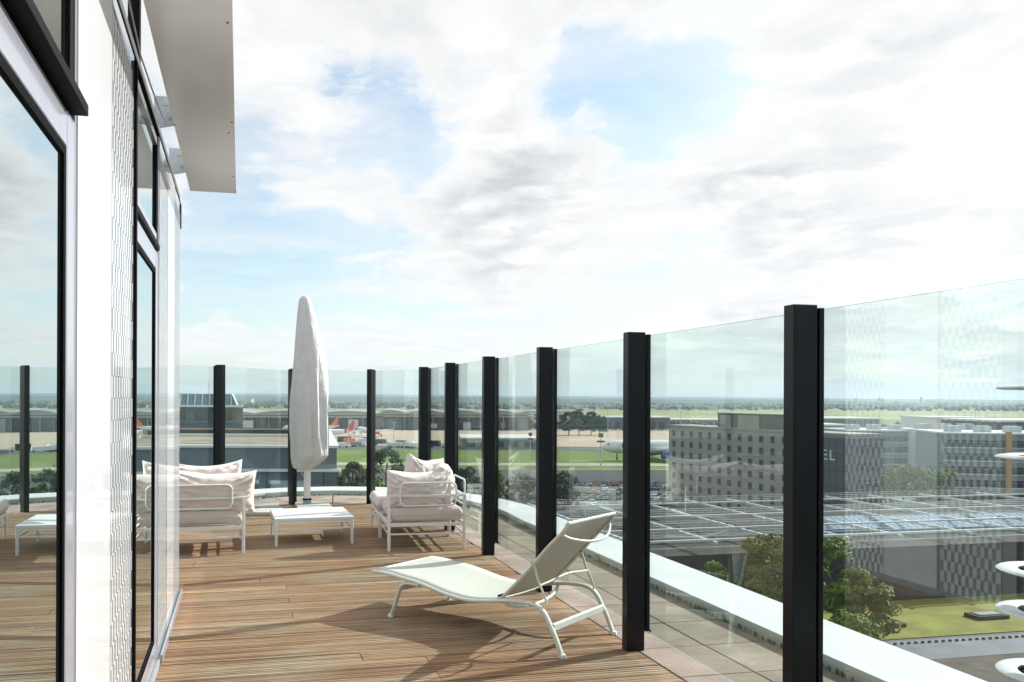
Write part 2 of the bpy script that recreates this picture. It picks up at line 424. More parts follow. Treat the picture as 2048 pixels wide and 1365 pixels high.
for k in (22, 30, 38, 46, 54, 74, 84, 92):
    if k < len(ci):
        p = ci[k]; d = (ci[min(k + 1, len(ci) - 1)] - ci[k - 1]).normalized(); nn = Vector((d.y, -d.x))
        q = p - nn * .008
        MB().bar((q.x - d.x * .022, q.y - d.y * .022, .02), (q.x + d.x * .022, q.y + d.y * .022, .02), .02, .07).build('clip', M_steel, par)

# ------------------------------------------------------------------ glass wind screen
scr = thing('glass_screen', 'tall clear glass wind screen on black metal posts along the terrace edge', 'glass screen', (0, 0, 0), A)
PH = 1.955
fr_dirs = []
for i, p in enumerate(POSTS):
    a = Vector(POSTS[max(i - 1, 0)]); b = Vector(POSTS[min(i + 1, len(POSTS) - 1)]); d = (b - a).normalized()
    fr_dirs.append((d, Vector((d.y, -d.x))))
for i, p in enumerate(POSTS):
    d, nn = fr_dirs[i]; p = Vector(p)
    def R4(c, hw, hd, z0, z1):
        q = [c + nn * sx * hw + d * sy * hd for sx, sy in ((-1, -1), (1, -1), (1, 1), (-1, 1))]
        return MB().prism([(v.x, v.y) for v in q], z0, z1)
    po = R4(p, .058, .035, .0, PH).build('post', M_post, scr, bevel=.003)
    R4(p + nn * .0835, .0125, .030, .115, PH - .012).build('clamp_strip', M_post, po, bevel=.002)
    R4(p + nn * .0645, .006, .011, .10, PH - .03).build('gasket', M_black, po)
    MB().tube([(*(p + nn * .09), .13), (*(p + nn * .105 - d * .005), .118), (*(p + nn * .115), .105)], .006, 6).build('cable_stub', M_black, po)
for i in range(len(POSTS) - 1):
    a, b = Vector(POSTS[i]), Vector(POSTS[i + 1]); d = (b - a).normalized(); nn = Vector((d.y, -d.x))
    a2 = a + nn * .0605 + d * .012; b2 = b + nn * .0605 - d * .012
    q = [a2, b2, b2 + nn * .010, a2 + nn * .010]
    MB().prism([(v.x, v.y) for v in q], .118, PH - .022).build('glass_pane', M_glass, scr)

# ------------------------------------------------------------------ facade
FN = -.461
fac = thing('glass_facade', 'white and mirror-glazed building facade with black window frames left of the deck', 'building', (0, 0, 0), A)
TOP = 3.05
MB().box(-8, FN - .16, -5, 6.61, -.05, TOP - .03).build('building_core', M_int, fac)
MB().box(-8, FN - .02, 6.61, 6.656, -.05, TOP - .02).build('end_wall', M_panel, fac)
def fbox(s0, s1, z0, z1, d0, d1, name, m, parent, bevel=0.0):
    return MB().box(FN + d0, FN + d1, s0, s1, z0, z1).build(name, m, parent, bevel=bevel)
def smooth_panel(s0, s1):
    p = fbox(s0 + .004, s1 - .004, .03, TOP, -.15, .0, 'smooth_panel', M_panel, fac)
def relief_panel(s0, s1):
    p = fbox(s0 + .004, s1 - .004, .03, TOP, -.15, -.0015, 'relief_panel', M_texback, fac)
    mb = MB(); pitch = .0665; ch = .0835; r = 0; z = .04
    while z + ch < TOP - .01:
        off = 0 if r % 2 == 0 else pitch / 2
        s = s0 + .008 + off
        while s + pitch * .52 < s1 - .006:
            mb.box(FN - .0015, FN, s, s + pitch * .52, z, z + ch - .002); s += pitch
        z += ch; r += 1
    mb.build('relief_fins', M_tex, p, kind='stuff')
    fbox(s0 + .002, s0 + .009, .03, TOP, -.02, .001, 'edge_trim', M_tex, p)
def window(s0, s1, tr=2.36, DRIP=.022):
    wv = bpy.data.objects.new('window', None); COL.objects.link(wv); wv.parent = fac
    def fb(*a, **k): return fbox(*a, wv, **k) if 0 else None
    B = lambda s0_, s1_, z0, z1, d0, d1, name, m, bevel=0.0: fbox(s0_, s1_, z0, z1, d0, d1, name, m, wv, bevel)
    # outer jambs: a proud black fin on the near side, plain aluminium on the far side
    B(s0, s0 + .028, .03, TOP - .02, -.12, .012, 'jamb', M_dkframe, .002)
    B(s1 - .012, s1, .03, TOP - .02, -.12, -.004, 'jamb', M_alu, .002)
    e = .012
    B(s0 + .03, s0 + .13, .045, tr - .05, -.07, -.006, 'stile', M_alu, .003)
    B(s1 - e - .105, s1 - e, .045, tr - .05, -.07, -.005, 'stile', M_alu, .003)
    B(s0 + .13, s1 - e - .105, tr - .15, tr - .05, -.07, -.007, 'rail', M_alu, .003)
    B(s0 + .13, s1 - e - .105, .045, .15, -.07, -.007, 'rail', M_alu, .003)
    g0, g1, h0, h1 = s0 + .13, s1 - e - .105, .15, tr - .15
    gk = .026
    for a in ((g0, g0 + gk, h0, h1), (g1 - gk, g1, h0, h1), (g0 + gk, g1 - gk, h1 - gk, h1), (g0 + gk, g1 - gk, h0, h0 + gk)):
        B(*a, -.06, -.009, 'gasket', M_black)
    B(g0 + gk, g1 - gk, h0 + gk, h1 - gk, -.05, -.017, 'pane', M_window)
    # transom light
    B(s0 + .03, s1 - .03, tr - .036, tr - .004, -.1, DRIP, 'drip_sill', M_dkframe, .002)
    t0 = tr + .004
    for a in ((s0 + .032, s0 + .072, t0, TOP - .03), (s1 - .072, s1 - .032, t0, TOP - .03), (s0 + .072, s1 - .072, t0, t0 + .05), (s0 + .072, s1 - .072, TOP - .07, TOP - .03)):
        B(*a, -.06, -.008, 'transom_frame', M_dkframe if a[1] - a[0] < .05 else M_alu)
    B(s0 + .072, s1 - .072, t0 + .05, TOP - .07, -.05, -.02, 'transom_pane', M_window)
smooth_panel(-2.4, -1.1); window(-1.1, .25); window(.25, 1.2); 
window(1.2, 2.524, 2.385, .034)
smooth_panel(2.524, 3.16); relief_panel(3.16, 3.80)
window(3.80, 4.95, 2.42, .006)
relief_panel(4.95, 5.52); smooth_panel(5.52, 6.09); relief_panel(6.09, 6.656)
fbox(-2.4, 6.66, .0, .028, -.02, .012, 'floor_track', M_steel, fac)
fbox(4.96, 6.66, .0, .05, .013, .026, 'track_angle', M_alu, fac)
fbox(-2.4, 6.663, TOP + .003, TOP + .010, -.2, .001, 'top_gasket', M_dkframe, fac)
fbox(-2.4, 6.663, TOP + .011, TOP + .046, -.2, .0035, 'top_lip', M_white_tube, fac)
fbox(6.65, 6.666, 2.86, TOP, -.02, .006, 'corner_cap', M_dkframe, fac)
# upper parapet glazing
ug = fbox(-2.4, 4.50, TOP + .08, TOP + .95, -.10, -.09, 'upper_glazing', M_window, fac)
fbox(4.50, 4.56, TOP + .05, TOP + .95, -.13, -.06, 'upper_mullion', M_dkframe, fac)
fbox(-2.4, 6.663, TOP + .05, TOP + .06, -.9, -.2, 'roof_deck', M_tex, fac)

# sun blade on brackets
bl = thing('facade_sunshade', 'long beige glossy sunshade blade overhanging the facade top', 'sunshade', (0, 0, 0), A)
MB().box(-.390, -.036, -2.4, 6.62, 3.150, 3.178).build('blade_sheet', M_blade, bl, bevel=.003)
MB().box(-.390, -.375, -2.4, 6.62, 3.179, 3.22).build('blade_edge', M_blade, bl)
for s in (1.15, 2.6, 5.02, 6.05):
    b = MB(); 
    prof = [(-.50, 3.125), (-.470, 3.125), (-.378, 3.146), (-.378, 3.19), (-.392, 3.205), (-.404, 3.29), (-.415, 3.31), (-.50, 3.31)]
    m_ = len(prof); vs = [(p[0], s, p[1]) for p in prof] + [(p[0], s + .012, p[1]) for p in prof]
    b.add(vs, [tuple(range(m_)), tuple(range(m_, 2 * m_))[::-1]] + [(i, m_ + i, m_ + (i + 1) % m_, (i + 1) % m_) for i in range(m_)])
    br = b.build('bracket', M_steel, bl)
    for (x, z) in ((-.415, 3.26), (-.415, 3.185), (-.437, 3.26)):
        MB().tube([(x, s - .012, z), (x, s + .001, z)], .008, 8).build('bolt', M_steel, br)
    MB().box(-.40, -.372, s - .012, s + .025, 3.179, 3.20).build('foot_block', M_steel, br)
for (x, s) in ((-.06, 3.6), (-.055, 4.9), (-.075, 5.1), (-.06, 6.1), (-.045, 6.55)):
    MB().tube([(x, s, 3.1495), (x, s, 3.146)], .005, 8).build('screw', M_dark, bl)
cb = MB().tube([W(-.43, s, z) for s, z in ((3.0, 3.22), (3.3, 3.10), (3.75, 3.035), (4.2, 3.06), (4.6, 3.09), (5.0, 3.14))], .004, 6).build('cable', M_steel)
tag(cb, 'thin grey cable hanging in the gap between facade top and sunshade blade', 'cable')

# ------------------------------------------------------------------ lounger
def lerp_path(pts, sub=6):
    P = [Vector(p) for p in pts]; out = []
    for i in range(len(P) - 1):
        p0 = P[max(i - 1, 0)]; p1 = P[i]; p2 = P[i + 1]; p3 = P[min(i + 2, len(P) - 1)]
        for j in range(sub):
            t = j / sub
            out.append(.5 * (2 * p1 + (p2 - p0) * t + (2 * p0 - 5 * p1 + 4 * p2 - p3) * t * t + (3 * p1 - p0 - 3 * p2 + p3) * t ** 3))
    out.append(P[-1]); return out
LE = Vector((.76, -.65, 0)).normalized(); LW = Vector((.65, .76, 0)).normalized()
lo = thing('sun_lounger', 'cream framed sun lounger with raised mesh backrest on the deck near the glass screen', 'sun lounger', (-.212, 5.783, 0), math.atan2(LE.y, LE.x))
WD = .645
rail = [(-.165, .300), (-.10, .302), (0, .300), (.10, .291), (.22, .283), (.33, .268), (.43, .250), (.53, .236), (.67, .229), (.80, .243), (.924, .265), (1.05, .283), (1.15, .288), (1.215, .279), (1.262, .248), (1.30, .19), (1.344, .11), (1.392, .0)]
for wv_, nm in ((0, 'side_rail'), (WD, 'side_rail')):
    mb = MB().tube(lerp_path([(e, wv_, z) for e, z in rail], 4), .019, 10, ry=.0135)
    r_ = mb.build(nm, M_frame, lo, smooth=True)
    mb = MB().tube(lerp_path([(.27, wv_, .262), (.17, wv_, .262), (.115, wv_, .245), (.085, wv_, .205), (.045, wv_, .10), (.003, wv_, .0)], 5), .017, 10, ry=.014)
    mb.build('front_leg', M_frame, lo, smooth=True)
    for e in (.003, 1.392):
        MB().lathe([(.022, .0), (.023, .008), (.019, .022)], 12, (e, wv_)).build('foot_cap', M_white_tube, lo, smooth=True)
# cross bars
MB().tube([(-.165, -.01, .300), (-.165, WD + .01, .300)], .014, 10).build('cross_bar', M_frame, lo, smooth=True)
MB().bar((.10, 0.01, .225), (.10, WD - .01, .225), .018, .05).build('cross_bar', M_frame, lo, bevel=.004)
MB().bar((1.318, .01, .165), (1.318, WD - .01, .165), .022, .045).build('cross_bar', M_frame, lo, bevel=.004)
MB().tube(lerp_path([(.97, .0, .255), (1.00, .10, .225), (1.02, .32, .205), (1.00, WD - .10, .225), (.97, WD, .255)], 6), .012, 8).build('seat_support', M_frame, lo, smooth=True)
# seat sling
vs = []; fs = []; NE, NW = 40, 8
seat = lerp_path([(e, 0, z) for e, z in rail[:11]], 4)
for p in seat:
    for j in range(NW + 1):
        t = j / NW; sag = -.016 * 4 * t * (1 - t)
        vs.append((p.x, .004 + t * (WD - .008), p.z + .0165 + sag))
ns = len(seat)
for i in range(ns - 1):
    for j in range(NW): fs.append((i * (NW + 1) + j, (i + 1) * (NW + 1) + j, (i + 1) * (NW + 1) + j + 1, i * (NW + 1) + j + 1))
so_ = MB().add(vs, fs).build('seat_sling', M_sling, lo, smooth=True)
md = so_.modifiers.new('solid', 'SOLIDIFY'); md.thickness = .004
# backrest
h = Vector((.938, 0, .283)); tp = Vector((1.418, 0, .790)); bd = (tp - h).normalized(); L = (tp - h).length
bn = Vector((-bd.z, 0, bd.x))
bk = [h, h + bd * .25 + bn * -.004, h + bd * .48 + bn * .004, h + bd * (L - .06) + bn * .0, tp + bn * .012]
for wv_ in (.028, WD - .028):
    MB().tube(lerp_path([(p.x, wv_, p.z) for p in bk], 5), .015, 10, ry=.011).build('back_rail', M_frame, lo, smooth=True)
    MB().tube([(h.x - .012, wv_ - .03, h.z + .012), (h.x - .012, wv_ + .03, h.z + .012)], .007, 8).build('hinge', M_black, lo)
MB().tube([(tp.x + bn.x * .012, .028, tp.z + bn.z * .012), (tp.x + bn.x * .012, WD - .028, tp.z + bn.z * .012)], .012, 10).build('back_top_bar', M_frame, lo, smooth=True)
vs = []; fs = []
bb = lerp_path([(p.x, 0, p.z) for p in bk], 6)
for i, p in enumerate(bb):
    for j in range(NW + 1):
        t = j / NW; sag = .014 * 4 * t * (1 - t)
        vs.append((p.x + bn.x * (.010) + .0 + sag * .5, .032 + t * (WD - .064), p.z + bn.z * .010 - sag * .6))
ns = len(bb)
for i in range(ns - 1):
    for j in range(NW): fs.append((i * (NW + 1) + j, (i + 1) * (NW + 1) + j, (i + 1) * (NW + 1) + j + 1, i * (NW + 1) + j + 1))
so_ = MB().add(vs, fs).build('back_sling', M_sling, lo, smooth=True)
md = so_.modifiers.new('solid', 'SOLIDIFY'); md.thickness = .005
q = h + bd * (L - .075)
MB().tube(lerp_path([(q.x + .01, .03, q.z - .01), (q.x + .035, .08, q.z - .035), (q.x + .075, .20, q.z - .06), (q.x + .085, .3225, q.z - .066), (q.x + .075, WD - .20, q.z - .06), (q.x + .035, WD - .08, q.z - .035), (q.x + .01, WD - .03, q.z - .01)], 6), .009, 8).build('pull_handle', M_white_tube, lo, smooth=True)
for wv_ in (.03, WD - .03):
    q = h + bd * .335
    MB().tube([(q.x, wv_, q.z), (1.20, wv_, .43), (1.262, wv_, .305), (1.262, wv_, .285)], .0075, 8).build('prop_strut', M_frame, lo, smooth=True)
    MB().tube([(q.x, wv_ - .012, q.z), (q.x, wv_ + .012, q.z)], .011, 8).build('pivot', M_black, lo)
MB().tube(lerp_path([(1.215, .03, .40), (1.225, .12, .41), (1.235, .32, .43), (1.225, WD - .12, .41), (1.215, WD - .03, .40)], 6), .0075, 8).build('strut_bar', M_frame, lo, smooth=True)

# ------------------------------------------------------------------ sofas and table
def rrect(x0, x1, z0, z1, r, y, n=5):
    pts = []
    for cx, cz, a0 in ((x1 - r, z1 - r, 0), (x0 + r, z1 - r, 90), (x0 + r, z0 + r, 180), (x1 - r, z0 + r, 270)):
        for k in range(n + 1):
            a = R(a0 + 90 * k / n); pts.append((cx + r * math.cos(a), y, cz + r * math.sin(a)))
    return pts
T = .030
def frame_module(root, x0, x1, y0, y1, arm='', seat_z=.265):
    legs = [(x0, y0), (x1, y0), (x0, y1), (x1, y1)]
    for (x, y) in legs:
        high = ('n' in arm and y == y0) or ('r' in arm and x == x1) or ('l' in arm and x == x0)
        xx = x + (T / 2 if x == x0 else -T / 2); yy = y + (T / 2 if y == y0 else -T / 2)
        MB().box(xx - T / 2, xx + T / 2, yy - T / 2, yy + T / 2, .0, .565 if high else seat_z + .018).build('leg', M_white_tube, root, bevel=.003)
    z = seat_z
    f = MB()
    f.box(x0 + T, x1 - T, y0 + .003, y0 + T - .003, z - .02, z + .015); f.box(x0 + T, x1 - T, y1 - T + .003, y1 - .003, z - .02, z + .015)
    f.box(x0 + .003, x0 + T - .003, y0 + T, y1 - T, z - .02, z + .015); f.box(x1 - T + .003, x1 - .003, y0 + T, y1 - T, z - .02, z + .015)
    f.build('seat_frame', M_white_tube, root, bevel=.002)
    g = MB(); zs = .168; r = .0075
    g.box(x0 + T, x1 - T, y0 + .008, y0 + .022, zs - r, zs + r); g.box(x0 + T, x1 - T, y1 - .022, y1 - .008, zs - r, zs + r)
    g.box(x0 + .008, x0 + .022, y0 + T, y1 - T, zs - r, zs + r); g.box(x1 - .022, x1 - .008, y0 + T, y1 - T, zs - r, zs + r)
    g.build('stretcher', M_white_tube, root)
    if 'n' in arm: MB().box(x0 + T, x1 - T, y0 + .004, y0 + T - .004, .543, .565).build('top_rail', M_white_tube, root, bevel=.002)
    if 'r' in arm: MB().box(x1 - T + .004, x1 - .004, y0 + T, y1 - T, .543, .565).build('top_rail', M_white_tube, root, bevel=.002)
    if 'l' in arm: MB().box(x0 + .004, x0 + T - .004, y0 + T, y1 - T, .543, .565).build('top_rail', M_white_tube, root, bevel=.002)
def mattress(root, x0, x1, y0, y1, z0, z1, name='seat_cushion'):
    nx, ny = 26, 26; vs = []; fs = []
    def pt(u, v, top):
        # superellipse edge
        ex = 1 - abs(2 * u - 1); ey = 1 - abs(2 * v - 1); rr = .10
        hx = min(1, ex / rr); hy = min(1, ey / rr)
        hh = (math.sin(hx * math.pi / 2) * math.sin(hy * math.pi / 2)) ** .55
        zc = (z0 + z1) / 2; hz = (z1 - z0) / 2
        nz = noise.noise(Vector((u * 3, v * 3, z0 * 9 + x0))) * .006
        return (x0 + (x1 - x0) * u, y0 + (y1 - y0) * v, zc + (hz * hh + nz * hh) * (1 if top else -1))
    us = [(1 - math.cos(math.pi * i / nx)) / 2 for i in range(nx + 1)]
    for top in (True, False):
        b = len(vs)
        for u in us:
            for v in us: vs.append(pt(u, v, top))
        for i in range(nx):
            for j in range(ny):
                a = b + i * (ny + 1) + j; q = (a, a + ny + 1, a + ny + 2, a + 1)
                fs.append(q if top else q[::-1])
    o = MB().add(vs, fs).build(name, M_seatc, root, smooth=True)
    zc = (z0 + z1) / 2; rr_ = .05; pp = []
    for cx, cy, a0 in ((x1 - rr_, y1 - rr_, 0), (x0 + rr_, y1 - rr_, 90), (x0 + rr_, y0 + rr_, 180), (x1 - rr_, y0 + rr_, 270)):
        for k in range(5): a = R(a0 + 22.5 * k); pp.append((cx + (rr_ + .001) * math.cos(a), cy + (rr_ + .001) * math.sin(a), zc + .004))
    MB().tube(pp, .004, 6, closed=True).build('piping', M_seatc, o, smooth=True)
    return o
def pillow(label, x, y, z, wd, ht, th, rz, tilt, seed, group, droop=.0, m=M_cush, roll=0.0):
    """loose back pillow: local x = width, z = height, y = thickness; pinched corners, wrinkled"""
    nx, nz = 44, 30; vs = []; fs = []
    rnd = random.Random(seed); ph = rnd.random() * 50
    for side in (1, -1):
        b = len(vs)
        for i in range(nx + 1):
            u = -1 + 2 * i / nx; u = math.copysign(1 - (1 - abs(u)) ** 1.15, u)
            for j in range(nz + 1):
                v = -1 + 2 * j / nz; v = math.copysign(1 - (1 - abs(v)) ** 1.15, v)
                # outline: corners stick out, edges pull in
                kx = 1 - .045 * (1 - v * v) ** 1.0; kz = 1 - .075 * (1 - u * u)
                t = max(0, (1 - u ** 4)) ** .5 * max(0, (1 - v ** 4)) ** .5
                t = t ** .85
                cw = noise.fractal(Vector((u * 2.2 + ph, v * 1.6, side * 3 + ph)), .8, 2.0, 3) * .020
                # folds radiating from corners
                ca = math.atan2(1 - abs(v), 1 - abs(u)); rr = math.hypot(1 - abs(u), 1 - abs(v))
                fold = math.sin(ca * 13 + ph + (u > 0) * 2) * .012 * math.exp(-((rr - .42) / .30) ** 2)
                hf = math.sin(v * 17 + u * 3 + ph + noise.noise(Vector((u * 3, v * 3, ph))) * 5) * .006 * min(1, t * 1.3) * (.4 + abs(u))
                yy = side * ((th + .045) / 2 * t + (cw + fold + hf) * min(1, t * 2.2))
                zz = v * ht / 2 * kz + droop * (u * u - .4) * (v > 0) * v
                vs.append((u * wd / 2 * kx, yy, zz))
        for i in range(nx):
            for j in range(nz):
                a = b + i * (nz + 1) + j; q = (a, a + nz + 1, a + nz + 2, a + 1)
                fs.append(q[::-1] if side > 0 else q)
    o = MB().add(vs, fs).build('pillow', m, None, smooth=True)
    o.rotation_euler = (tilt, roll, rz); o.location = (x, y, z)
    tag(o, label, 'pillow', group)
    return o
def loop_back(root, x0, x1, y, z0=.455, z1=.685, r=.055):
    MB().tube(rrect(x0, x1, z0, z1, r, y), .0095, 8, closed=True).build('back_loop', M_white_tube, root, smooth=True)

def place(root, x, y, z=0): # local -> world of a thing
    c, s = math.cos(root.rotation_euler[2]), math.sin(root.rotation_euler[2]); return (root.location.x + x * c - y * s, root.location.y + x * s + y * c, z)
# right-hand chaise sofa
rzR = math.atan2(.131, .79)
sr = thing('corner_sofa', 'white framed corner sofa with pale cushions beside the glass screen, right of the low table', 'sofa', (-.335, 8.225, 0), rzR)
frame_module(sr, 0, .805, 0, .80, 'nr'); frame_module(sr, 0, .805, .815, 1.62, '')
loop_back(sr, .125, .70, -.012)
MB().tube([(.805 + .012, .12 + t * .55, z) for t, z in ((0, .465), (.0, .675), (.06, .70), (.94, .70), (1, .675), (1, .465), (.94, .44), (.06, .44))], .0095, 8, closed=True).build('back_loop', M_white_tube, sr, smooth=True)
mattress(sr, .035, .785, .035, .80, .285, .425); mattress(sr, -.02, .79, .815, 1.63, .285, .43)
sg = 'pillows on the corner sofa'
x, y, z = place(sr, .325, .16, .60); pillow('wide pale pillow leaning on the near rail of the corner sofa, back to the camera', x, y, z, .66, .40, .19, rzR + R(2), R(12), 3, sg, .03)
x, y, z = place(sr, .655, .40, .635); pillow('pale pillow leaning on the right side rail of the corner sofa by the glass', x, y, z, .62, .40, .17, rzR + R(80), R(-14), 5, sg, .02)
x, y, z = place(sr, .50, .95, .655); pillow('pale pillow with a pointed corner behind the others on the corner sofa', x, y, z, .50, .44, .18, rzR + R(28), R(10), 9, sg, .05, roll=R(9))
# left sofa
rzL = math.atan2(.20, .80)
sL = thing('garden_sofa', 'white framed two-seat sofa with pale cushions at the end of the facade', 'sofa', (-1.735, 8.075, 0), rzL)
frame_module(sL, -1.52, 0, 0, .82, 'nl')
loop_back(sL, -1.30, -.125, -.012)
mattress(sL, -1.49, -.035, .035, .80, .285, .425)
sg = 'pillows on the two-seat sofa'
x, y, z = place(sL, -.32, .15, .60); pillow('wide pale pillow leaning on the near rail at the right end of the two-seat sofa', x, y, z, .86, .42, .20, rzL + R(-1), R(10), 13, sg, .04, roll=R(2))
x, y, z = place(sL, -1.12, .15, .60); pillow('pale pillow at the left end of the two-seat sofa behind the facade', x, y, z, .70, .42, .20, rzL, R(10), 15, sg, .03)
x, y, z = place(sL, -.39, .50, .655); pillow('upright pale pillow rising behind the near one on the two-seat sofa', x, y, z, .76, .42, .19, rzL + R(3), R(-8), 17, sg, .05)
# low table
rzT = math.atan2(.20, .80)
tb = thing('low_table', 'low white metal table on the deck between the two sofas', 'table', (-1.505, 8.44, 0), rzT)
for (x, y) in ((.015, .015), (.805, .015), (.015, .755), (.805, .755)):
    MB().box(x - .014, x + .014, y - .014, y + .014, 0, .285).build('leg', M_white_tube, tb, bevel=.003)
g = MB(); zs = .178; r = .0075
g.box(.03, .79, .008, .022, zs - r, zs + r); g.box(.03, .79, .748, .762, zs - r, zs + r)
g.box(.008, .022, .03, .74, zs - r, zs + r); g.box(.798, .812, .03, .74, zs - r, zs + r); g.build('stretcher', M_white_tube, tb)
MB().box(0, .82, 0, .378, .262, .292).build('tabletop', M_table, tb, bevel=.002)
MB().box(0, .82, .382, .77, .262, .2915).build('tabletop', M_table, tb, bevel=.002)
MB().box(.03, .79, .005, .765, .235, .2615).build('apron_frame', M_white_tube, tb)

# ------------------------------------------------------------------ parasol
D = 11.55; UX = (615 - 843) / 1638 * D
um = thing('parasol', 'folded garden parasol in an off-white cover on a white pole', 'parasol', (UX, D, 0), 0)
MB().tube([(0, 0, .10), (0, 0, .62)], .048, 16).build('pole', M_white_tube, um, smooth=True)
MB().lathe([(.075, .0), (.075, .03), (.06, .045), (.06, .10), (.052, .105)], 18).build('pole_socket', M_base, um, smooth=True)
MB().lathe([(.062, .10), (.066, .105), (.066, .118), (.055, .12)], 18).build('locking_collar', M_black, um, smooth=True)
rows = [(595, 603, 616), (600, 598, 620), (610, 596, 623), (630, 594, 629), (655, 592, 635), (680, 590, 641), (700, 588.5, 646), (725, 586.5, 651), (755, 585, 653), (790, 583.5, 654.5), (830, 583, 656), (865, 583.5, 657.5), (890, 584, 658), (912, 585, 658), (922, 586, 650), (930, 587, 640), (938, 589, 628), (942, 596, 620)]
vs = []; fs = []; N = 48
rr = []
for i in range(len(rows) - 1):
    for j in range(4):
        t = j / 4; rr.append(tuple(rows[i][k] * (1 - t) + rows[i + 1][k] * t for k in range(3)))
rr.append(rows[-1])
for (py, l, r_) in rr:
    z = EYE - (py - 796) / 1638 * D; cx = ((l + r_) / 2 - 615) / 1638 * D; hw = (r_ - l) / 2 / 1638 * D
    for k in range(N):
        a = 2 * math.pi * k / N
        lowness = max(0, min(1, (py - 690) / 120))
        f = 1 + .085 * lowness * math.sin(5 * a + (py - 700) * .016 + 1.2) + .055 * lowness * math.sin(11 * a - (py) * .022 + .8 * math.sin(py * .03)) + .022 * math.sin(19 * a + py * .035) * lowness
        f += .04 * noise.noise(Vector((math.cos(a) * 1.5, math.sin(a) * 1.5, z * 2.2))) * (.4 + lowness)
        # a pressed crease facing the camera on the right
        cr = math.exp(-((a - R(300)) / .12) ** 2) * .10 * (.3 + .7 * lowness)
        f = f + cr - .09 * math.exp(-((a - R(285) - (py - 800) * .0008) / .14) ** 2) * lowness
        vs.append((cx + hw * f * math.cos(a), hw * .82 * f * math.sin(a), z))
m_ = len(rr)
for i in range(m_ - 1):
    for k in range(N): fs.append((i * N + k, i * N + (k + 1) % N, (i + 1) * N + (k + 1) % N, (i + 1) * N + k))
fs = [f[::-1] for f in fs] + [tuple(range(N)), tuple(range((m_ - 1) * N, m_ * N))[::-1]]
cvt = NT(M_cover.node_tree); _b = cvt.n['Principled BSDF']
_tc = cvt.add('ShaderNodeTexCoord').outputs['Object']
_v = cvt.mapping(_tc, scale=(1, 1, .32), rot=(0, R(24), 0))
_n = cvt.noise(_v, 9.0, 4, .55, 1.2)
_h = cvt.math('ABSOLUTE', cvt.math('SUBTRACT', _n, .5))
cvt.l.new(cvt.add('ShaderNodeBump', {'Height': _h, 'Strength': .55, 'Distance': .09}).outputs[0], _b.inputs['Normal'])
MB().add(vs, fs).build('cover', M_cover, um, smooth=True)
MB().tube([(-.055, -.04, .53), (-.075, -.06, .49), (-.06, -.07, .455), (-.04, -.06, .44)], .005, 6).build('drawstring', M_cover, um)
M_slabs = mat('pale_concrete_slab', (.50, .50, .46), .85, .1, 8, .2)
for k, (n_, s_) in enumerate(((.31, 11.05), (.99, 11.12), (.30, 11.62), (1.0, 11.60))):
    o = MB().box(-.235, .235, -.20, .20, 0, .045).build('ballast_slab', M_slabs, bevel=.004)
    o.location = W(n_ + .0, s_, .002); o.rotation_euler = (0, 0, A - R(6) + R(2 * k))
    tag(o, ('left front', 'right front', 'left rear', 'right rear')[k] + ' grey concrete ballast slab round the parasol foot', 'slab', 'ballast slabs round the parasol')
#@@BACKGROUND@@
# ================================================================== far surroundings
ORD = ['first', 'second', 'third', 'fourth', 'fifth', 'sixth', 'seventh', 'eighth', 'ninth', 'tenth', 'eleventh', 'twelfth', 'thirteenth', 'fourteenth', 'fifteenth', 'sixteenth', 'seventeenth', 'eighteenth', 'nineteenth', 'twentieth']
ORD += ['twenty-' + o_ for o_ in ORD[:9]] + ['thirtieth'] + ['thirty-' + o_ for o_ in ORD[:9]]
ZA, ZL = EYE - 25.0, EYE - 29.0          # airfield plateau, lower ground round the hotel
def G(px, y, h=25.0):                     # a point of the ground h metres below the eye, seen at that bearing
    yy = y - (px - 843) * .00384; d = h * 1638 / (yy - 795); return Vector(((px - 843) / 1638 * d, d))
def AT(px, d): return (px - 843) / 1638 * d
def ZAT(px, y, d): return EYE - (y - (px - 843) * .00384 - 795) / 1638 * d
M_grass = mat('mown_airfield_grass', (.10, .15, .012), .95, .28, .05, stretch=(1, .25, 1))
M_field = mat('dry_yellow_grassland', (.20, .20, .06), .95, .30, .006, stretch=(1, .2, 1))
M_lawn = mat('yellow_green_roof_lawn', (.165, .165, .018), .95, .40, .22, .6, bscale=3)
M_path = mat('pale_taxiway', (.34, .31, .24), .9, .08, .1)
M_asph = mat('asphalt', (.10, .10, .105), .9, .15, .3)
M_soil = mat('brown_planted_roof', (.075, .06, .05), .95, .35, .4)
M_roofs = mat('terminal_roof_sheet', (.30, .30, .27), .6, .10, .05, stretch=(.2, 1, 1))
M_dkglaz = mat('dark_terminal_glazing', (.045, .06, .065), .3, .3, .08)
M_conc = mat("weathered_hotel_concrete", (.31, .315, .295), .85, .10, .3)
M_clad = mat('slate_grey_cladding', (.10, .105, .125), .6, .06, .4)
M_bluewall = mat('blue_grey_metal_wall', (.10, .14, .17), .55, .10, .6)
M_mansard = mat('blue_slate_mansard', (.05, .09, .12), .5, .2, 1.5, stretch=(3, 1, .3))
M_office = mat('grey_office_cladding', (.22, .24, .27), .55, .08, .3)
M_orange = mat('ochre_end_fin', (.50, .24, .05), .6, .08, 1)
M_beam = mat('white_roof_beam', (.52, .55, .55), .5, .05, 1)
M_dkroof = mat('dark_gravel_roof', (.026, .021, .020), .95, .35, .5)
M_sky = mat('blue_skylight_glass', (.16, .26, .42), .08, .08, .3, coat=.6)
M_win = mat('dark_window_pane', (.03, .035, .04), .12)
M_wh = mat('white_aircraft_paint', (.74, .76, .78), .3, .02, .5)
M_orng = mat('orange_livery_paint', (.75, .16, .04), .35)
M_red = mat('red_livery_paint', (.60, .03, .03), .35)
M_blue = mat('blue_engine_paint', (.015, .08, .42), .3)
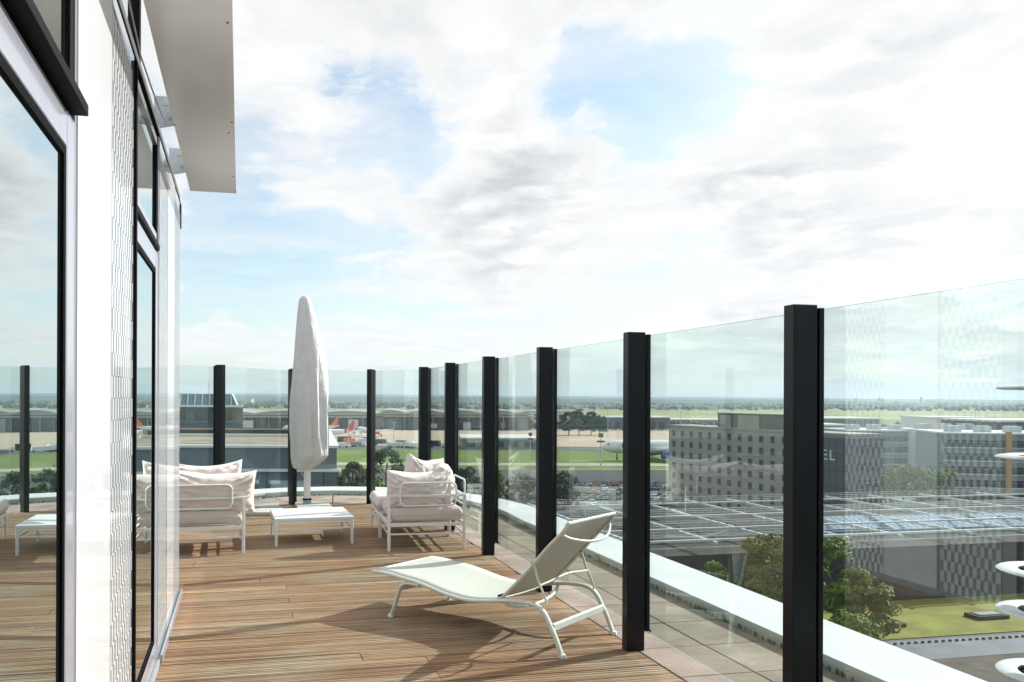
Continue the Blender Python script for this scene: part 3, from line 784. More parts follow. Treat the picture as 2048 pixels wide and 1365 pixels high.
M_navy = mat('navy_lettering', (.02, .04, .15), .4)
M_tyre = mat('black_tyre', (.012, .012, .012), .9)
M_bark = mat('tree_bark', (.07, .05, .035), .9, .2, 6)
def m_leaf(name, a, b, c):
    m = bpy.data.materials.new(name); m.use_nodes = True; t = NT(m.node_tree); p = t.n['Principled BSDF']
    tc = t.add('ShaderNodeTexCoord').outputs['Object']
    n = t.noise(tc, .55, 4, .6); n2 = t.noise(tc, 6, 2, .5)
    f = t.math('ADD', t.math('MULTIPLY', n, .6), t.math('MULTIPLY', n2, .4))
    t.l.new(t.ramp(f, [(.36, a), (.5, b), (.64, c)]), p.inputs['Base Color']); p.inputs['Roughness'].default_value = .7
    p.inputs['Specular IOR Level'].default_value = .25
    return m
M_leaf1 = m_leaf('fresh_green_leaves', (.05, .10, .012), (.11, .18, .022), (.22, .28, .04))
M_leaf2 = m_leaf('dark_green_leaves', (.014, .030, .010), (.026, .052, .014), (.05, .085, .02))
M_leaf3 = m_leaf('olive_leaves', (.05, .08, .014), (.11, .145, .022), (.20, .22, .04))

# ---- ground
def sheet(name, pts, z, m, kind='structure'):
    return MB().add([(p[0], p[1], z) for p in pts], [tuple(range(len(pts)))]).build(name, m, kind=kind)
def quad(px0, px1, y0, y1, h=25.0):
    return [G(px0, y1, h), G(px1, y1, h), G(px1, y0, h), G(px0, y0, h)]
sheet('lower_ground', [(-600, -300), (900, -300), (900, 292), (-600, 292)], ZL, M_asph)
fw = MB().add([(-14000, 282, ZA), (14000, 282, ZA), (14000, 14000, ZA), (-14000, 14000, ZA)], [(0, 1, 2, 3)]).build('airfield_ground', M_field, kind='structure')
def band(name, d0, d1, x0, x1, m, dz=.06): return sheet(name, [(x0, d0), (x1, d0), (x1, d1), (x0, d1)], ZA + dz, m)
band('grass_strip', 284, 385, -260, 330, M_grass, .06)
band('taxi_path', 300, 312, -260, 330, M_path, .12)
band('apron', 418, 640, -330, 300, M_concrete, .08)
band('service_road', 388, 416, -260, 330, M_asph, .10)
band('runway_grass', 700, 1500, -500, 1500, M_field, .05)
band('runway', 1060, 1105, -2500, 3500, M_path, .14)
band('far_runway', 1360, 1400, -2500, 3500, M_path, .14)
band('near_grass', 700, 1000, -100, 1500, M_grass, .09)
wl = MB(); wl.box(-260, 900, 280.5, 281.4, ZL, ZA + .5)
tag(wl.build('retaining_wall', mat('pale_retaining_wall', (.46, .48, .44), .8, .1, .3)), 'pale retaining wall between the car park and the airfield grass', 'wall')
# ---- hills, woods, town
def ridge(name, dist, hts, m, seed, x0=-60, x1=55):
    vs = []; fs = []; n = 260
    for i in range(n + 1):
        a = R(x0 + (x1 - x0) * i / n); px = 843 + 1638 * math.tan(a) if abs(a) < 1.3 else 0
        t = max(0, min(1, (px + 300) / 2500)); h0 = hts[0] * (1 - t) + hts[1] * t
        hh = h0 + noise.fractal(Vector((i * .035 + seed, seed, 0)), .8, 2.1, 5) * hts[2] + noise.noise(Vector((i * .9, seed, 3))) * hts[2] * .12
        for k, (dd_, f) in enumerate(((0, 0), (180, .55), (420, .9), (700, 1), (1500, .6), (2600, 0))):
            r_ = dist + dd_ * dist / 6000; vs.append((r_ * math.sin(a), r_ * math.cos(a), ZA - .5 + max(2, hh) * f))
    for i in range(n):
        for k in range(5):
            a = i * 6 + k; fs.append((a, a + 6, a + 7, a + 1))
    return MB().add(vs, fs).build(name, m, smooth=True, kind='structure')
M_hill = mat('wooded_hillside', (.030, .050, .025), .95, .45, .012)
M_hill2 = mat('far_wooded_ridge', (.035, .055, .035), .95, .35, .006)
ridge('hills', 3600, (36, 12, 5), M_hill, 3.3)
ridge('hills', 6200, (68, 17, 8), M_hill2, 8.1)
def blobs(name, n, fx, m, smin, smax, seed):
    rnd = random.Random(seed); mb = MB()
    for _ in range(n):
        x, y_, z = fx(rnd); s = rnd.uniform(smin, smax)
        ring1 = [(x + s * math.cos(k * 1.05) * rnd.uniform(.7, 1.2), y_ + s * math.sin(k * 1.05) * rnd.uniform(.7, 1.2), z + s * .35) for k in range(6)]
        ring2 = [(x + s * .6 * math.cos(k * 1.05 + .5), y_ + s * .6 * math.sin(k * 1.05 + .5), z + s * rnd.uniform(.8, 1.1)) for k in range(6)]
        vs = ring1 + ring2 + [(x, y_, z + s * 1.3), (x, y_, z - .2)]
        fs = [(k, (k + 1) % 6, 6 + (k + 1) % 6, 6 + k) for k in range(6)] + [(6 + k, 6 + (k + 1) % 6, 12) for k in range(6)] + [(13, (k + 1) % 6, k) for k in range(6)]
        mb.add(vs, fs)
    return mb.build(name, m, kind='stuff')
def fa(d0, d1, a0, a1):
    def f(r):
        d = r.uniform(d0, d1); a = R(r.uniform(a0, a1)); return d * math.tan(a), d, ZA
    return f
tag(blobs('distant_woods', 3200, fa(1700, 3400, -32, 42), M_leaf2, 4, 8, 4), 'dark line of far woods beyond the airfield', 'woods')
tag(blobs('airfield_hedges', 420, fa(640, 700, -30, 42), M_leaf2, 2.5, 5.5, 5), 'dark shrubs and hedges behind the apron', 'hedge')
rnd = random.Random(6); mb = MB()
for _ in range(900):
    d = rnd.uniform(1700, 5200); a = R(rnd.uniform(-32, 42)); x = d * math.tan(a); w_ = rnd.uniform(8, 40); hh = rnd.uniform(4, 9) + (rnd.random() < .03) * 10
    mb.box(x, x + w_, d, d + w_ * .5, ZA, ZA + hh)
tag(mb.build('distant_town', mat('pale_far_houses', (.42, .42, .40), .8, .3, .01), kind='stuff'), 'scatter of small pale buildings of the far town below the ridge', 'town')
for k, (px, y) in enumerate(((1655, 797), (1713, 797), (1759, 796), (1765, 796), (1843, 794))):
    d = 4300; o = MB().box(-3.5, 3.5, 0, 8, ZA, ZAT(px, y, d)).build('tower_block', M_office); o.location = (AT(px, d), d, 0)
    tag(o, ('leftmost', 'second', 'third', 'fourth', 'rightmost')[k] + ' far grey tower block on the skyline right of the nearest post', 'tower', 'tower blocks on the skyline')

# ---- generic buildings: local x along the front, y into the building
def front(name, label, cat, p0, p1, depth, z0, z1, m, group=None):
    p0 = Vector(p0); p1 = Vector(p1); d = p1 - p0
    r = thing(name, label, cat, (p0.x, p0.y, z0), math.atan2(d.y, d.x), group)
    MB().box(0, d.length, 0, depth, 0, z1 - z0).build('wall', m, r)
    return r, d.length, z1 - z0
def windows(root, xs, zs, w_, h_, m=None, d=.12, nm='window', frame=None):
    g = MB().box(0, w_, -.02, .05, 0, h_).build(nm, m or M_win, root); first = True
    fr_ = None
    if frame:
        fr_ = MB().box(-.12, w_ + .12, -.16, -.03, -.12, 0.0).box(-.10, 0, -.10, -.021, 0, h_).box(w_, w_ + .10, -.10, -.021, 0, h_).box(-.1, w_ + .1, -.1, -.021, h_, h_ + .1).build('frame', frame, g)
    for z in zs:
        for x in xs:
            if first: g.location = (x, 0, z); first = False; continue
            o = g.copy(); COL.objects.link(o); o.location = (x, 0, z)
            if fr_: f2 = fr_.copy(); COL.objects.link(f2); f2.parent = o
# hotel across the courtyard
hz = ZL
hr, HL, HH = front('hotel', 'long grey concrete hotel with rows of small windows and rooftop plant room', 'hotel', (68, 225), (89.2, 169.2), 7.8, hz, EYE - 7.7, M_conc)
cut = 43.5
MB().box(-.25, HL + .2, -.25, 8.0, HH, HH + .45).build('roof_parapet', M_conc, hr)
MB().box(cut, HL + .05, -.3, -.005, 0, HH - .5).build('cladding', M_clad, hr)
MB().box(HL + .05, HL + .3, -.3, 7.9, 0, HH - .5).build('cladding', M_clad, hr)
for k in range(5): MB().box(HL + .31, HL + .36, 1.0, 7.0, HH - 3.6 - 3.6 * k, HH - 1.9 - 3.6 * k).build('window', M_farglass, hr)
for k in range(int((HL - cut) / 1.75)):
    MB().box(cut + .02 + k * 1.75, cut + .06 + k * 1.75, -.33, -.301, 0, HH - .5).build('cladding_seam', M_dark, hr)
for k in range(5):
    MB().box(cut, HL, -.33, -.302, 3 + k * 3.6, 3.06 + k * 3.6).build('cladding_seam', M_dark, hr)
windows(hr, [1.6 + 3.55 * k for k in range(12)], [HH - 2.6 - 2.85 * k for k in range(7)], 1.25, 1.6, frame=M_conc)
for k in range(7): MB().box(0, cut - .01, -.09, -.002, HH - 3.35 - 2.85 * k, HH - 3.2 - 2.85 * k).build('string_course', M_conc, hr)
pr = MB().box(17.0, 39.5, 2, 7.2, HH + .46, HH + 3.9).build('plant_room', M_clad, hr)
MB().box(24.5, 31.5, 1.7, 1.99, HH + .46, HH + 3.6).build('panel', M_conc, pr); MB().box(18, 22, 1.8, 1.99, HH + .46, HH + 3.5).build('panel', M_conc, pr)
MB().box(16.8, 39.7, 1.8, 7.4, HH + 3.9, HH + 4.1).build('roof', M_conc, pr)
MB().tube([(36.5, 5, HH + 4.1), (36.3, 5, HH + 10.2)], .07, 6).build('antenna', M_steel, pr)
for k in range(15):
    MB().tube([(44 + k * 1.0, .5, HH + .45), (44 + k * 1.0, .5, HH + 1.4)], .03, 4).build('railing_post', M_steel, hr)
MB().box(43, HL, .47, .53, HH + 1.4, HH + 1.46).build('railing', M_steel, hr)
def letter(ch, x, z, size, root, m, y=-.36, name='letter', ext=.04):
    cu_ = bpy.data.curves.new('t', 'FONT'); cu_.body = ch; cu_.size = size; cu_.extrude = ext
    o = bpy.data.objects.new('t', cu_); COL.objects.link(o); bpy.context.view_layer.update()
    me = bpy.data.meshes.new_from_object(o.evaluated_get(bpy.context.evaluated_depsgraph_get())); bpy.data.objects.remove(o)
    me.materials.clear(); me.materials.append(m)
    l = bpy.data.objects.new(name, me); COL.objects.link(l); l.parent = root; l.location = (x, y, z); l.rotation_euler = (R(90), 0, 0)
    return l
M_sign = mat('pale_sign_letters', (.72, .78, .82), .4)
def hx(px):     # local x on the hotel front for a bearing
    t = (px - 843) / 1638; ux, uy = (89.2 - 68) / HL, (169.2 - 225) / HL
    return (t * 225 - 68) / (ux - t * uy)
for ch, px in (('H', 1588), ('O', 1607), ('T', 1630), ('E', 1646), ('L', 1661)):
    letter(ch, hx(px), HH - 5.3, 3.1, hr, M_sign)
# adjacent wing at left
D1 = 40
lw_, L1, H1 = front('neighbouring_wing', 'low blue-grey wing of the next building beyond the rounded end of the terrace', 'building', (-46, D1), (AT(674, D1), D1), 18, ZL, ZAT(560, 896, D1), M_bluewall)
bpy.data.objects.remove(lw_.children[0])
MB().prism([(0, 0), (L1, 0), (L1 - 2.4, 18), (0, 18)], 0, H1).build('wall', M_bluewall, lw_)
MB().prism([(-.1, -.12), (L1 + .12, -.12), (L1 - 2.3, 18.1), (-.1, 18.1)], H1, H1 + .12).build('roof_edge', M_coping, lw_)
MB().prism([(.5, .5), (L1 - .5, .5), (L1 - 2.8, 17.6), (.5, 17.6)], H1 + .121, H1 + .14).build('gravel_roof', mat('sandy_gravel_roof', (.24, .20, .15), .95, .35, .8), lw_)
MB().box(0, L1 - 1.9, 8, 8.3, H1 + .141, H1 + .30).build('roof_kerb', M_coping, lw_)
MB().box(0, L1 - 2.6, 11.2, 13.5, H1 + .141, H1 + .42).build('roof_bed', M_soil, lw_)
MB().box(0, L1 + .2, -.28, -.001, H1 - 1.15, H1 - 1.02).build('ledge', M_coping, lw_)
for k in range(24): MB().box(1.2 + k * 1.74, 1.24 + k * 1.74, -.03, -.001, 0, H1 - 1.2).build('panel_joint', M_dark, lw_)
for x in (L1 - 3.2, L1 - 6.6, L1 - 10): MB().box(x, x + 1.9, -.05, -.002, H1 - 2.1, H1 - 1.6).build('window', mat('pale_blind_window', (.34, .42, .45), .4), lw_)
D2 = 62
nb, L2, H2 = front('mansard_building', 'grey two-storey block with a blue slate mansard roof left of the parasol', 'building', (-52, D2), (AT(486, D2), D2), 14, EYE - 3.5, ZAT(430, 812, D2), M_bluewall)
mbm = MB(); zt = ZAT(430, 788.5, D2) - (EYE - 3.5)
bpy.data.objects.remove(nb.children[0]); MB().prism([(0, 0), (L2, 0), (L2 - 3.4, 14), (0, 14)], 0, H2).build('wall', M_bluewall, nb)
mbm.add([(0, -.4, H2), (L2 - .3, -.4, H2), (L2 - 4.2, 14, H2), (0, 14, H2), (0, .9, zt), (L2 - 1.0, .9, zt), (L2 - 4.4, 12, zt), (0, 12, zt)], [(0, 1, 5, 4), (1, 2, 6, 5), (2, 3, 7, 6), (3, 0, 4, 7), (4, 5, 6, 7)])
rf = mbm.build('mansard_roof', M_mansard, nb)
for k in range(40): MB().bar((L2 - .8 - k * .55, -.44, H2 + .01), (L2 - 1.1 - k * .55, .86, zt), .05, .05).build('roof_seam', M_steel, rf)
MB().bar((L2 - .3, -.45, H2), (L2 - 1.0, .88, zt), .12, .12).build('hip_flashing', M_coping, rf)
MB().box(-.1, L2 + .1, -.5, -.401, H2 - .1, H2 + .06).build('eaves', M_coping, nb)
windows(nb, [L2 - 1.9 - 1.75 * k for k in range(16)], [H2 - 1.15], 1.15, .85, frame=M_bluewall)
windows(nb, [L2 - 1.9 - 1.75 * k for k in range(16)], [H2 - 2.75], 1.15, .85, frame=M_bluewall)
MB().tube([(L2 - 3.4, 3, zt), (L2 - 3.4, 3, zt + 1.0)], .025, 5).build('antenna', M_steel, rf)
MB().prism([(-56, D2 - 3), (AT(600, D2 - 3), D2 - 3), (AT(596, D2 + 14), D2 + 14), (-56, D2 + 14)], ZL, EYE - 3.52).build('podium', M_conc).rotation_euler = (0, 0, 0)
tag(bpy.data.objects['podium'], 'broad grey podium roof carrying the mansard block', 'building')
# airport terminal
DT = 630
for k, (pa, pb, ya, yb, lab) in enumerate(((250, 760, 820, 861, 'long airport terminal hall with layered pale roof behind the parasol'), (764, 1062, 822, 861, 'airport terminal hall with pale roof seen between the far posts'))):
    tr, LT, HT = front('terminal', lab, 'terminal', (AT(pa, DT), DT), (AT(pb, DT), DT), 70, ZA, ZAT(pa, 834, DT), M_dkglaz)
    MB().box(-4, LT + 4, -7, 72, HT, HT + 1.1).build('roof_slab', M_roofs, tr)
    MB().box(-2, LT + 2, -2, 70, HT + 1.8, HT + 2.6).build('roof_slab', M_roofs, tr)
    MB().box(2, LT - 2, 2, 64, HT + 1.1, HT + 1.8).build('clerestory', M_dkglaz, tr)
    n = 30; vs = []
    for i in range(n + 1):
        x = LT * i / n; hh = HT + 3.0 + 2.2 * abs(math.sin(i * .42 + k))
        vs += [(x, 6, HT + 2.6), (x, 6, hh), (x, 60, hh + .8), (x, 60, HT + 2.6)]
    fs = []
    for i in range(n):
        for e in range(3): fs.append((i * 4 + e, i * 4 + 4 + e, i * 4 + 5 + e, i * 4 + e + 1))
    MB().add(vs, fs).build('vaulted_roof', M_roofs, tr, smooth=True)
    for i in range(int(LT / 9)):
        MB().box(3 + i * 9, 3.5 + i * 9, -3, -2.4, 0, HT).build('column', M_beam, tr)
    rr_ = random.Random(k)
    for i in range(int(LT / 14)):
        x = 4 + i * 14 + rr_.uniform(0, 6); hh = rr_.uniform(3, 7.5)
        MB().box(x, x + rr_.uniform(3, 9), -9, -4, rr_.uniform(0, 2), hh + 2).build('jet_bridge', M_beam if rr_.random() < .25 else M_dkglaz if rr_.random() < .5 else M_office, tr)
# hangars and sheds beyond the apron
for k, (pa, pb, y0, y1, d, m, lab) in enumerate((
        (1130, 1206, 801, 850, 560, M_leaf2, ''), (1206, 1340, 833, 850, 640, M_clad, 'long low dark hangar beyond the apron right of the tree clump'),
        (1344, 1480, 838, 851, 700, M_office, 'low grey shed beyond the apron behind the hotel'), (925, 1076, 876, 896, 395, M_office, 'low grey hangar with a white flat roof at the grass edge'),
        (1640, 1760, 836, 852, 470, M_office, 'grey hangar with white roof edge right of the nearest post'), (1880, 1990, 835, 858, 420, M_coping, 'long white hangar behind the office block'),
        (1990, 2200, 842, 866, 330, M_clad, 'dark flat hangar behind the office block at the right edge'), (1540, 1700, 850, 866, 330, M_clad, 'dark low roof behind the hotel, left of the sign'),
        (1064, 1128, 820, 832, 900, M_coping, 'small white hall far beyond the apron'))):
    if not lab: continue
    hg, LH, HHh = front('hangar', lab, 'hangar', (AT(pa, d), d), (AT(pb, d), d), 34, ZA, ZAT((pa + pb) / 2, y0 + 3, d), m)
    MB().box(-.5, LH + .5, -.8, 35, HHh, HHh + .8).build('roof', M_coping, hg)
    windows(hg, [2 + i * 7 for i in range(int(LH / 7))], [1.0], 4.2, max(1.5, HHh * .55), nm='door')
# office blocks on the right
def office(label, pa, pb, d, d2, ytop, floors, fh, m, first=1.6):
    o, LO, HO = front('office_block', label, 'office block', (AT(pa, d), d), (AT(pb, d2), d2), 22, ZL, ZAT(pa, ytop, d), m)
    for k in range(floors):
        z = HO - first - fh * k - 1.7
        if z < .3: break
        bd_ = MB().box(.8, LO - .6, -.03, -.001, z, z + 1.75).build('window', M_farglass, o)
        f_ = MB()
        for i in range(int(LO / 1.6)): f_.box(.8 + i * 1.6, .86 + i * 1.6, -.07, -.031, z, z + 1.75)
        f_.box(.8, LO - .6, -.09, -.032, z + 1.1, z + 1.17)
        f_.build('frame', m, bd_)
        MB().box(0, LO, -.25, -.002, z - .35, z - .2).build('sill', M_coping, o)
    MB().box(-.2, LO + .2, -.3, 22.2, HO, HO + .4).build('roof_parapet', M_coping, o)
    for i in range(3): MB().box(3 + i * 7, 6 + i * 7, 5, 9, HO + .4, HO + 2.0).build('roof_unit', M_steel, o)
    return o, LO, HO
office('grey-blue office block with white window bands beyond the hotel sign', 1700, 1838, 262, 262, 863, 6, 3.5, M_office)
o, LO, HO = office('pale office wing with framed bands beside the grey-blue office block', 1843, 1872, 255, 255, 862, 6, 3.5, M_coping)
o, LO, HO = office('grey office block with an ochre fin and dark window bands at the right edge', 1886, 2240, 215, 205, 868, 6, 3.45, M_office)
MB().box(hx(1) * 0 + (AT(2005, 213) - AT(1886, 215)), AT(2014, 213) - AT(1886, 215), -1.0, -.26, 0, HO + .8).build('ochre_fin', M_orange, o)

# ---- courtyard roofs with white beams and railings
cr = thing('courtyard_roof', 'dark flat courtyard roofs crossed by white beams and railings below the terrace', 'roof', (0, 0, 0), A)
ZR = EYE - 21.2; ZB = EYE - 19.5
MB().box(38, 225, 100, 142, ZL, ZR).build('roof_slab', M_dkroof, cr)
ns_ = [51.5, 62.7, 73, 83.2, 92, 104, 114, 124, 136, 150, 165]; ss_ = [100, 109, 121, 136]
for n_ in ns_:
    MB().bar((n_, 99, ZB), (n_, 142, ZB), .42, .35).build('beam', M_beam, cr)
for s_ in ss_:
    MB().bar((42, s_, ZB + .3), (190, s_, ZB + .3), .42, .25).build('cross_beam', M_beam, cr)
    rl = MB()
    for z_ in (.65, 1.0, 1.35): rl.bar((42, s_ + .9, ZB + z_), (190, s_ + .9, ZB + z_), .06, .06)
    for i in range(48): rl.bar((42 + i * 3.1, s_ + .9, ZB - .2), (42 + i * 3.1, s_ + .9, ZB + 1.35), .05, .05, up=(0, 1, 0))
    rl.build('railing', M_beam, cr, kind='stuff')
    for z_ in (-1.3,): MB().bar((42, s_ + 3, ZB + z_), (190, s_ + 3, ZB + z_), .18, .12).build('duct', M_steel, cr)
for (n0, n1, s0, s1) in ((88, 100, 112, 116), (101, 118, 110, 115), (119, 133, 109, 114), (44, 50, 110, 116), (136, 150, 112, 118)):
    sk = MB().add([(n0, s0, ZR), (n1, s0, ZR), (n1, s1, ZR + .1), (n0, s1, ZR + .1), (n0, s0, ZR + .6), (n1, s0, ZR + .6), (n1, s1, ZR + 2.0), (n0, s1, ZR + 2.0)], [(0, 1, 5, 4), (1, 2, 6, 5), (2, 3, 7, 6), (3, 0, 4, 7), (4, 5, 6, 7)]).build('skylight', M_sky, cr)
    for i in range(int((n1 - n0) / 1.2) + 1):
        MB().bar((n0 + i * 1.2, s0 - .05, ZR + .62), (n0 + i * 1.2, s1, ZR + 2.04), .08, .08).build('glazing_bar', M_beam, sk)
# lower walls in front of the beams, lawn, road
sheet('lawn', [G(1380, 1205, 29), G(1640, 1290, 29), G(2070, 1262, 29), G(2300, 1250, 29), G(2240, 1190, 29), G(1560, 1150, 29)], ZL + .10, M_lawn)
sheet('service_lane', [G(1560, 1300, 29), G(1560, 1345, 29), G(2300, 1290, 29), G(2300, 1255, 29)], ZL + .16, mat('blue_grey_lane', (.13, .145, .175), .8, .2, .3))
sheet('planting_bed', [G(1500, 1310, 29), (40, 60), (160, 60), G(2300, 1292, 29)], ZL + .13, M_soil)
p_, q_ = G(1650, 1301, 29), G(2100, 1274, 29)
ln_ = MB()
for k in range(34):
    c = p_.lerp(q_, k / 33); o = MB().box(-.13, .13, -.13, .13, 0, .22).build('bollard', M_dark); o.location = (c.x, c.y, ZL + .16)
    tag(o, 'small dark bollard, %s from the left in the row along the blue-grey lane' % ORD[k], 'bollard', 'bollards along the lane')
for k, (px, y, lab) in enumerate(((1838, 1192, 'flat dark skylight hatch at the upper edge of the lawn'), (1975, 1237, 'flat dark skylight hatch at the lower right of the lawn'), (1768, 1254, 'flat dark skylight hatch near the trees on the lawn'))):
    c = G(px, y, 29); h_ = thing('skylight_hatch', lab, 'skylight', (c.x, c.y, ZL + .1), A)
    MB().box(-2.4, 2.4, -1.2, 1.2, 0, .5).build('kerb', M_dark, h_); MB().box(-1.7, 1.7, -.7, .7, .5, .62).build('pane', M_office, h_)

# ---- trees
def tree(label, px, d, ytop, width, leafm, zb, seed, n=2600, leaf=.32, group=None, squash=.95, x=None):
    rnd = random.Random(seed); X = AT(px, d) if x is None else x
    ztop = ZAT(px, ytop, d); H = ztop - zb; rx = width / 2 / 1638 * d
    r = thing('tree', label, 'tree', (X, d, zb), 0, group)
    rz_ = min(H * .48, rx * 1.25) * squash; cz = H - rz_
    tk = MB().tube(lerp_path([(0, 0, -.2), (rnd.uniform(-.1, .1), 0, cz * .4), (rnd.uniform(-.3, .3), rnd.uniform(-.3, .3), cz), (0, 0, cz + rz_ * .5)], 3), [.05 * H * .5 * (1 - .07 * i) for i in range(10)], 7)
    for k in range(7):
        a = k * .9 + rnd.random(); tk.tube([(0, 0, cz * .7 + k * .08 * cz), (math.cos(a) * rx * .45, math.sin(a) * rx * .45, cz + rz_ * (.05 + .07 * k)), (math.cos(a) * rx * .8, math.sin(a) * rx * .8, cz + rz_ * .1 * k)], [.09, .06, .03], 5)
    tk.build('trunk', M_bark, r, smooth=True)
    cl = []
    for k in range(46):
        a = rnd.random() * 6.283; e = rnd.uniform(-.75, 1.0); rad = (1 - e * e) ** .5 * rnd.uniform(.45, 1.0)
        cl.append((Vector((math.cos(a) * rad * rx * .92, math.sin(a) * rad * rx * .92, cz + e * rz_ * .92)), rnd.uniform(.14, .33) * rx))
    mb = MB()
    for _ in range(n):
        c, s = cl[rnd.randrange(len(cl))]
        v = Vector((rnd.gauss(0, 1), rnd.gauss(0, 1), rnd.gauss(0, 1))).normalized() * s * rnd.uniform(.55, 1.05) ** .6
        p = c + Vector((v.x, v.y, v.z * .8)); l = leaf * rnd.uniform(.6, 1.3)
        nrm = (v.normalized() + Vector((rnd.uniform(-.7, .7), rnd.uniform(-.7, .7), rnd.uniform(-.2, .9)))).normalized()
        a = nrm.orthogonal().normalized(); b = nrm.cross(a); t = rnd.random() * 6.28; a2 = a * math.cos(t) + b * math.sin(t); b2 = nrm.cross(a2)
        mb.add([p - a2 * l, p - b2 * l * .5 + nrm * l * .1, p + a2 * l, p + b2 * l * .5 + nrm * l * .1], [(0, 1, 2, 3)])
    mb.build('crown', leafm, r)
    return r
g = 'trees beside the lawn'
tree('small fresh green tree just beyond the white parapet left of the nearest post', 1428, 104, 1126, 80, M_leaf1, ZL, 1, 2600, .28, g)
tree('wide olive-green tree between the two nearest posts', 1545, 103, 1074, 170, M_leaf3, ZL, 2, 7000, .28, g)
tree('tall bright green tree directly right of the nearest post', 1672, 100, 1082, 130, M_leaf1, ZL, 3, 5600, .28, g)
tree('olive tree leaning over the lawn right of the nearest post', 1728, 97, 1152, 130, M_leaf3, ZL, 4, 4200, .27, g)
tree('low bright shrub-like tree at the lower edge of the lawn', 1700, 90, 1228, 120, M_leaf1, ZL, 5, 3200, .25, g)
tree('small dark tree in the car park corner left of the hotel', 1288, 186, 1010, 42, M_leaf2, ZL, 6, 900, .35, g)
for k, (px, d, yt, wd_, m_, lab) in enumerate(((668, 150, 940, 70, M_leaf2, 'dark tree right of the parasol pole'), (705, 165, 926, 60, M_leaf2, 'low dark tree between the parasol and the seventh post'), (775, 178, 898, 96, M_leaf2, 'tall dark conifer-like tree in front of the grass strip'),
        (828, 190, 930, 74, M_leaf2, 'dark rounded tree behind the corner sofa'), (742, 130, 958, 80, M_leaf3, 'olive bush at the foot of the dark trees'), (880, 185, 934, 76, M_leaf2, 'dark tree seen between the far right posts'), (935, 180, 936, 80, M_leaf2, 'dark tree behind the fifth post'),
        (985, 188, 938, 70, M_leaf3, 'olive tree between the fourth and fifth post'), (845, 140, 960, 90, M_leaf3, 'olive bush behind the corner sofa pillows'), (1130, 215, 945, 60, M_leaf2, 'dark tree at the car park edge behind the lounger'),
        (1045, 205, 948, 70, M_leaf2, 'dark tree beyond the third post'))):
    tree(lab, px, d, yt, wd_, m_, ZL, 20 + k, 2400, .38, 'trees below the terrace end')
g = 'trees along the office blocks'
for k in range(6):
    tree(('first', 'second', 'third', 'fourth', 'fifth', 'sixth')[k] + ' from the left of the green trees at the foot of the office blocks', 1700 + k * 36, 200 + (k % 2) * 8, 922 + (k * 7) % 15, 62, M_leaf1 if k % 2 else M_leaf3, ZL, 40 + k, 1500, .42, g)
for k, (px, yt) in enumerate(((1138, 803), (1158, 801), (1182, 805), (1200, 812), (1700, 930), (1790, 940))[:4]):
    tree(('leftmost', 'second', 'third', 'rightmost')[k] + ' of the dark poplar-like trees beyond the apron', px, 545, yt + 20, 38, M_leaf2, ZA, 60 + k, 900, 1.1, 'clump of trees beyond the apron')

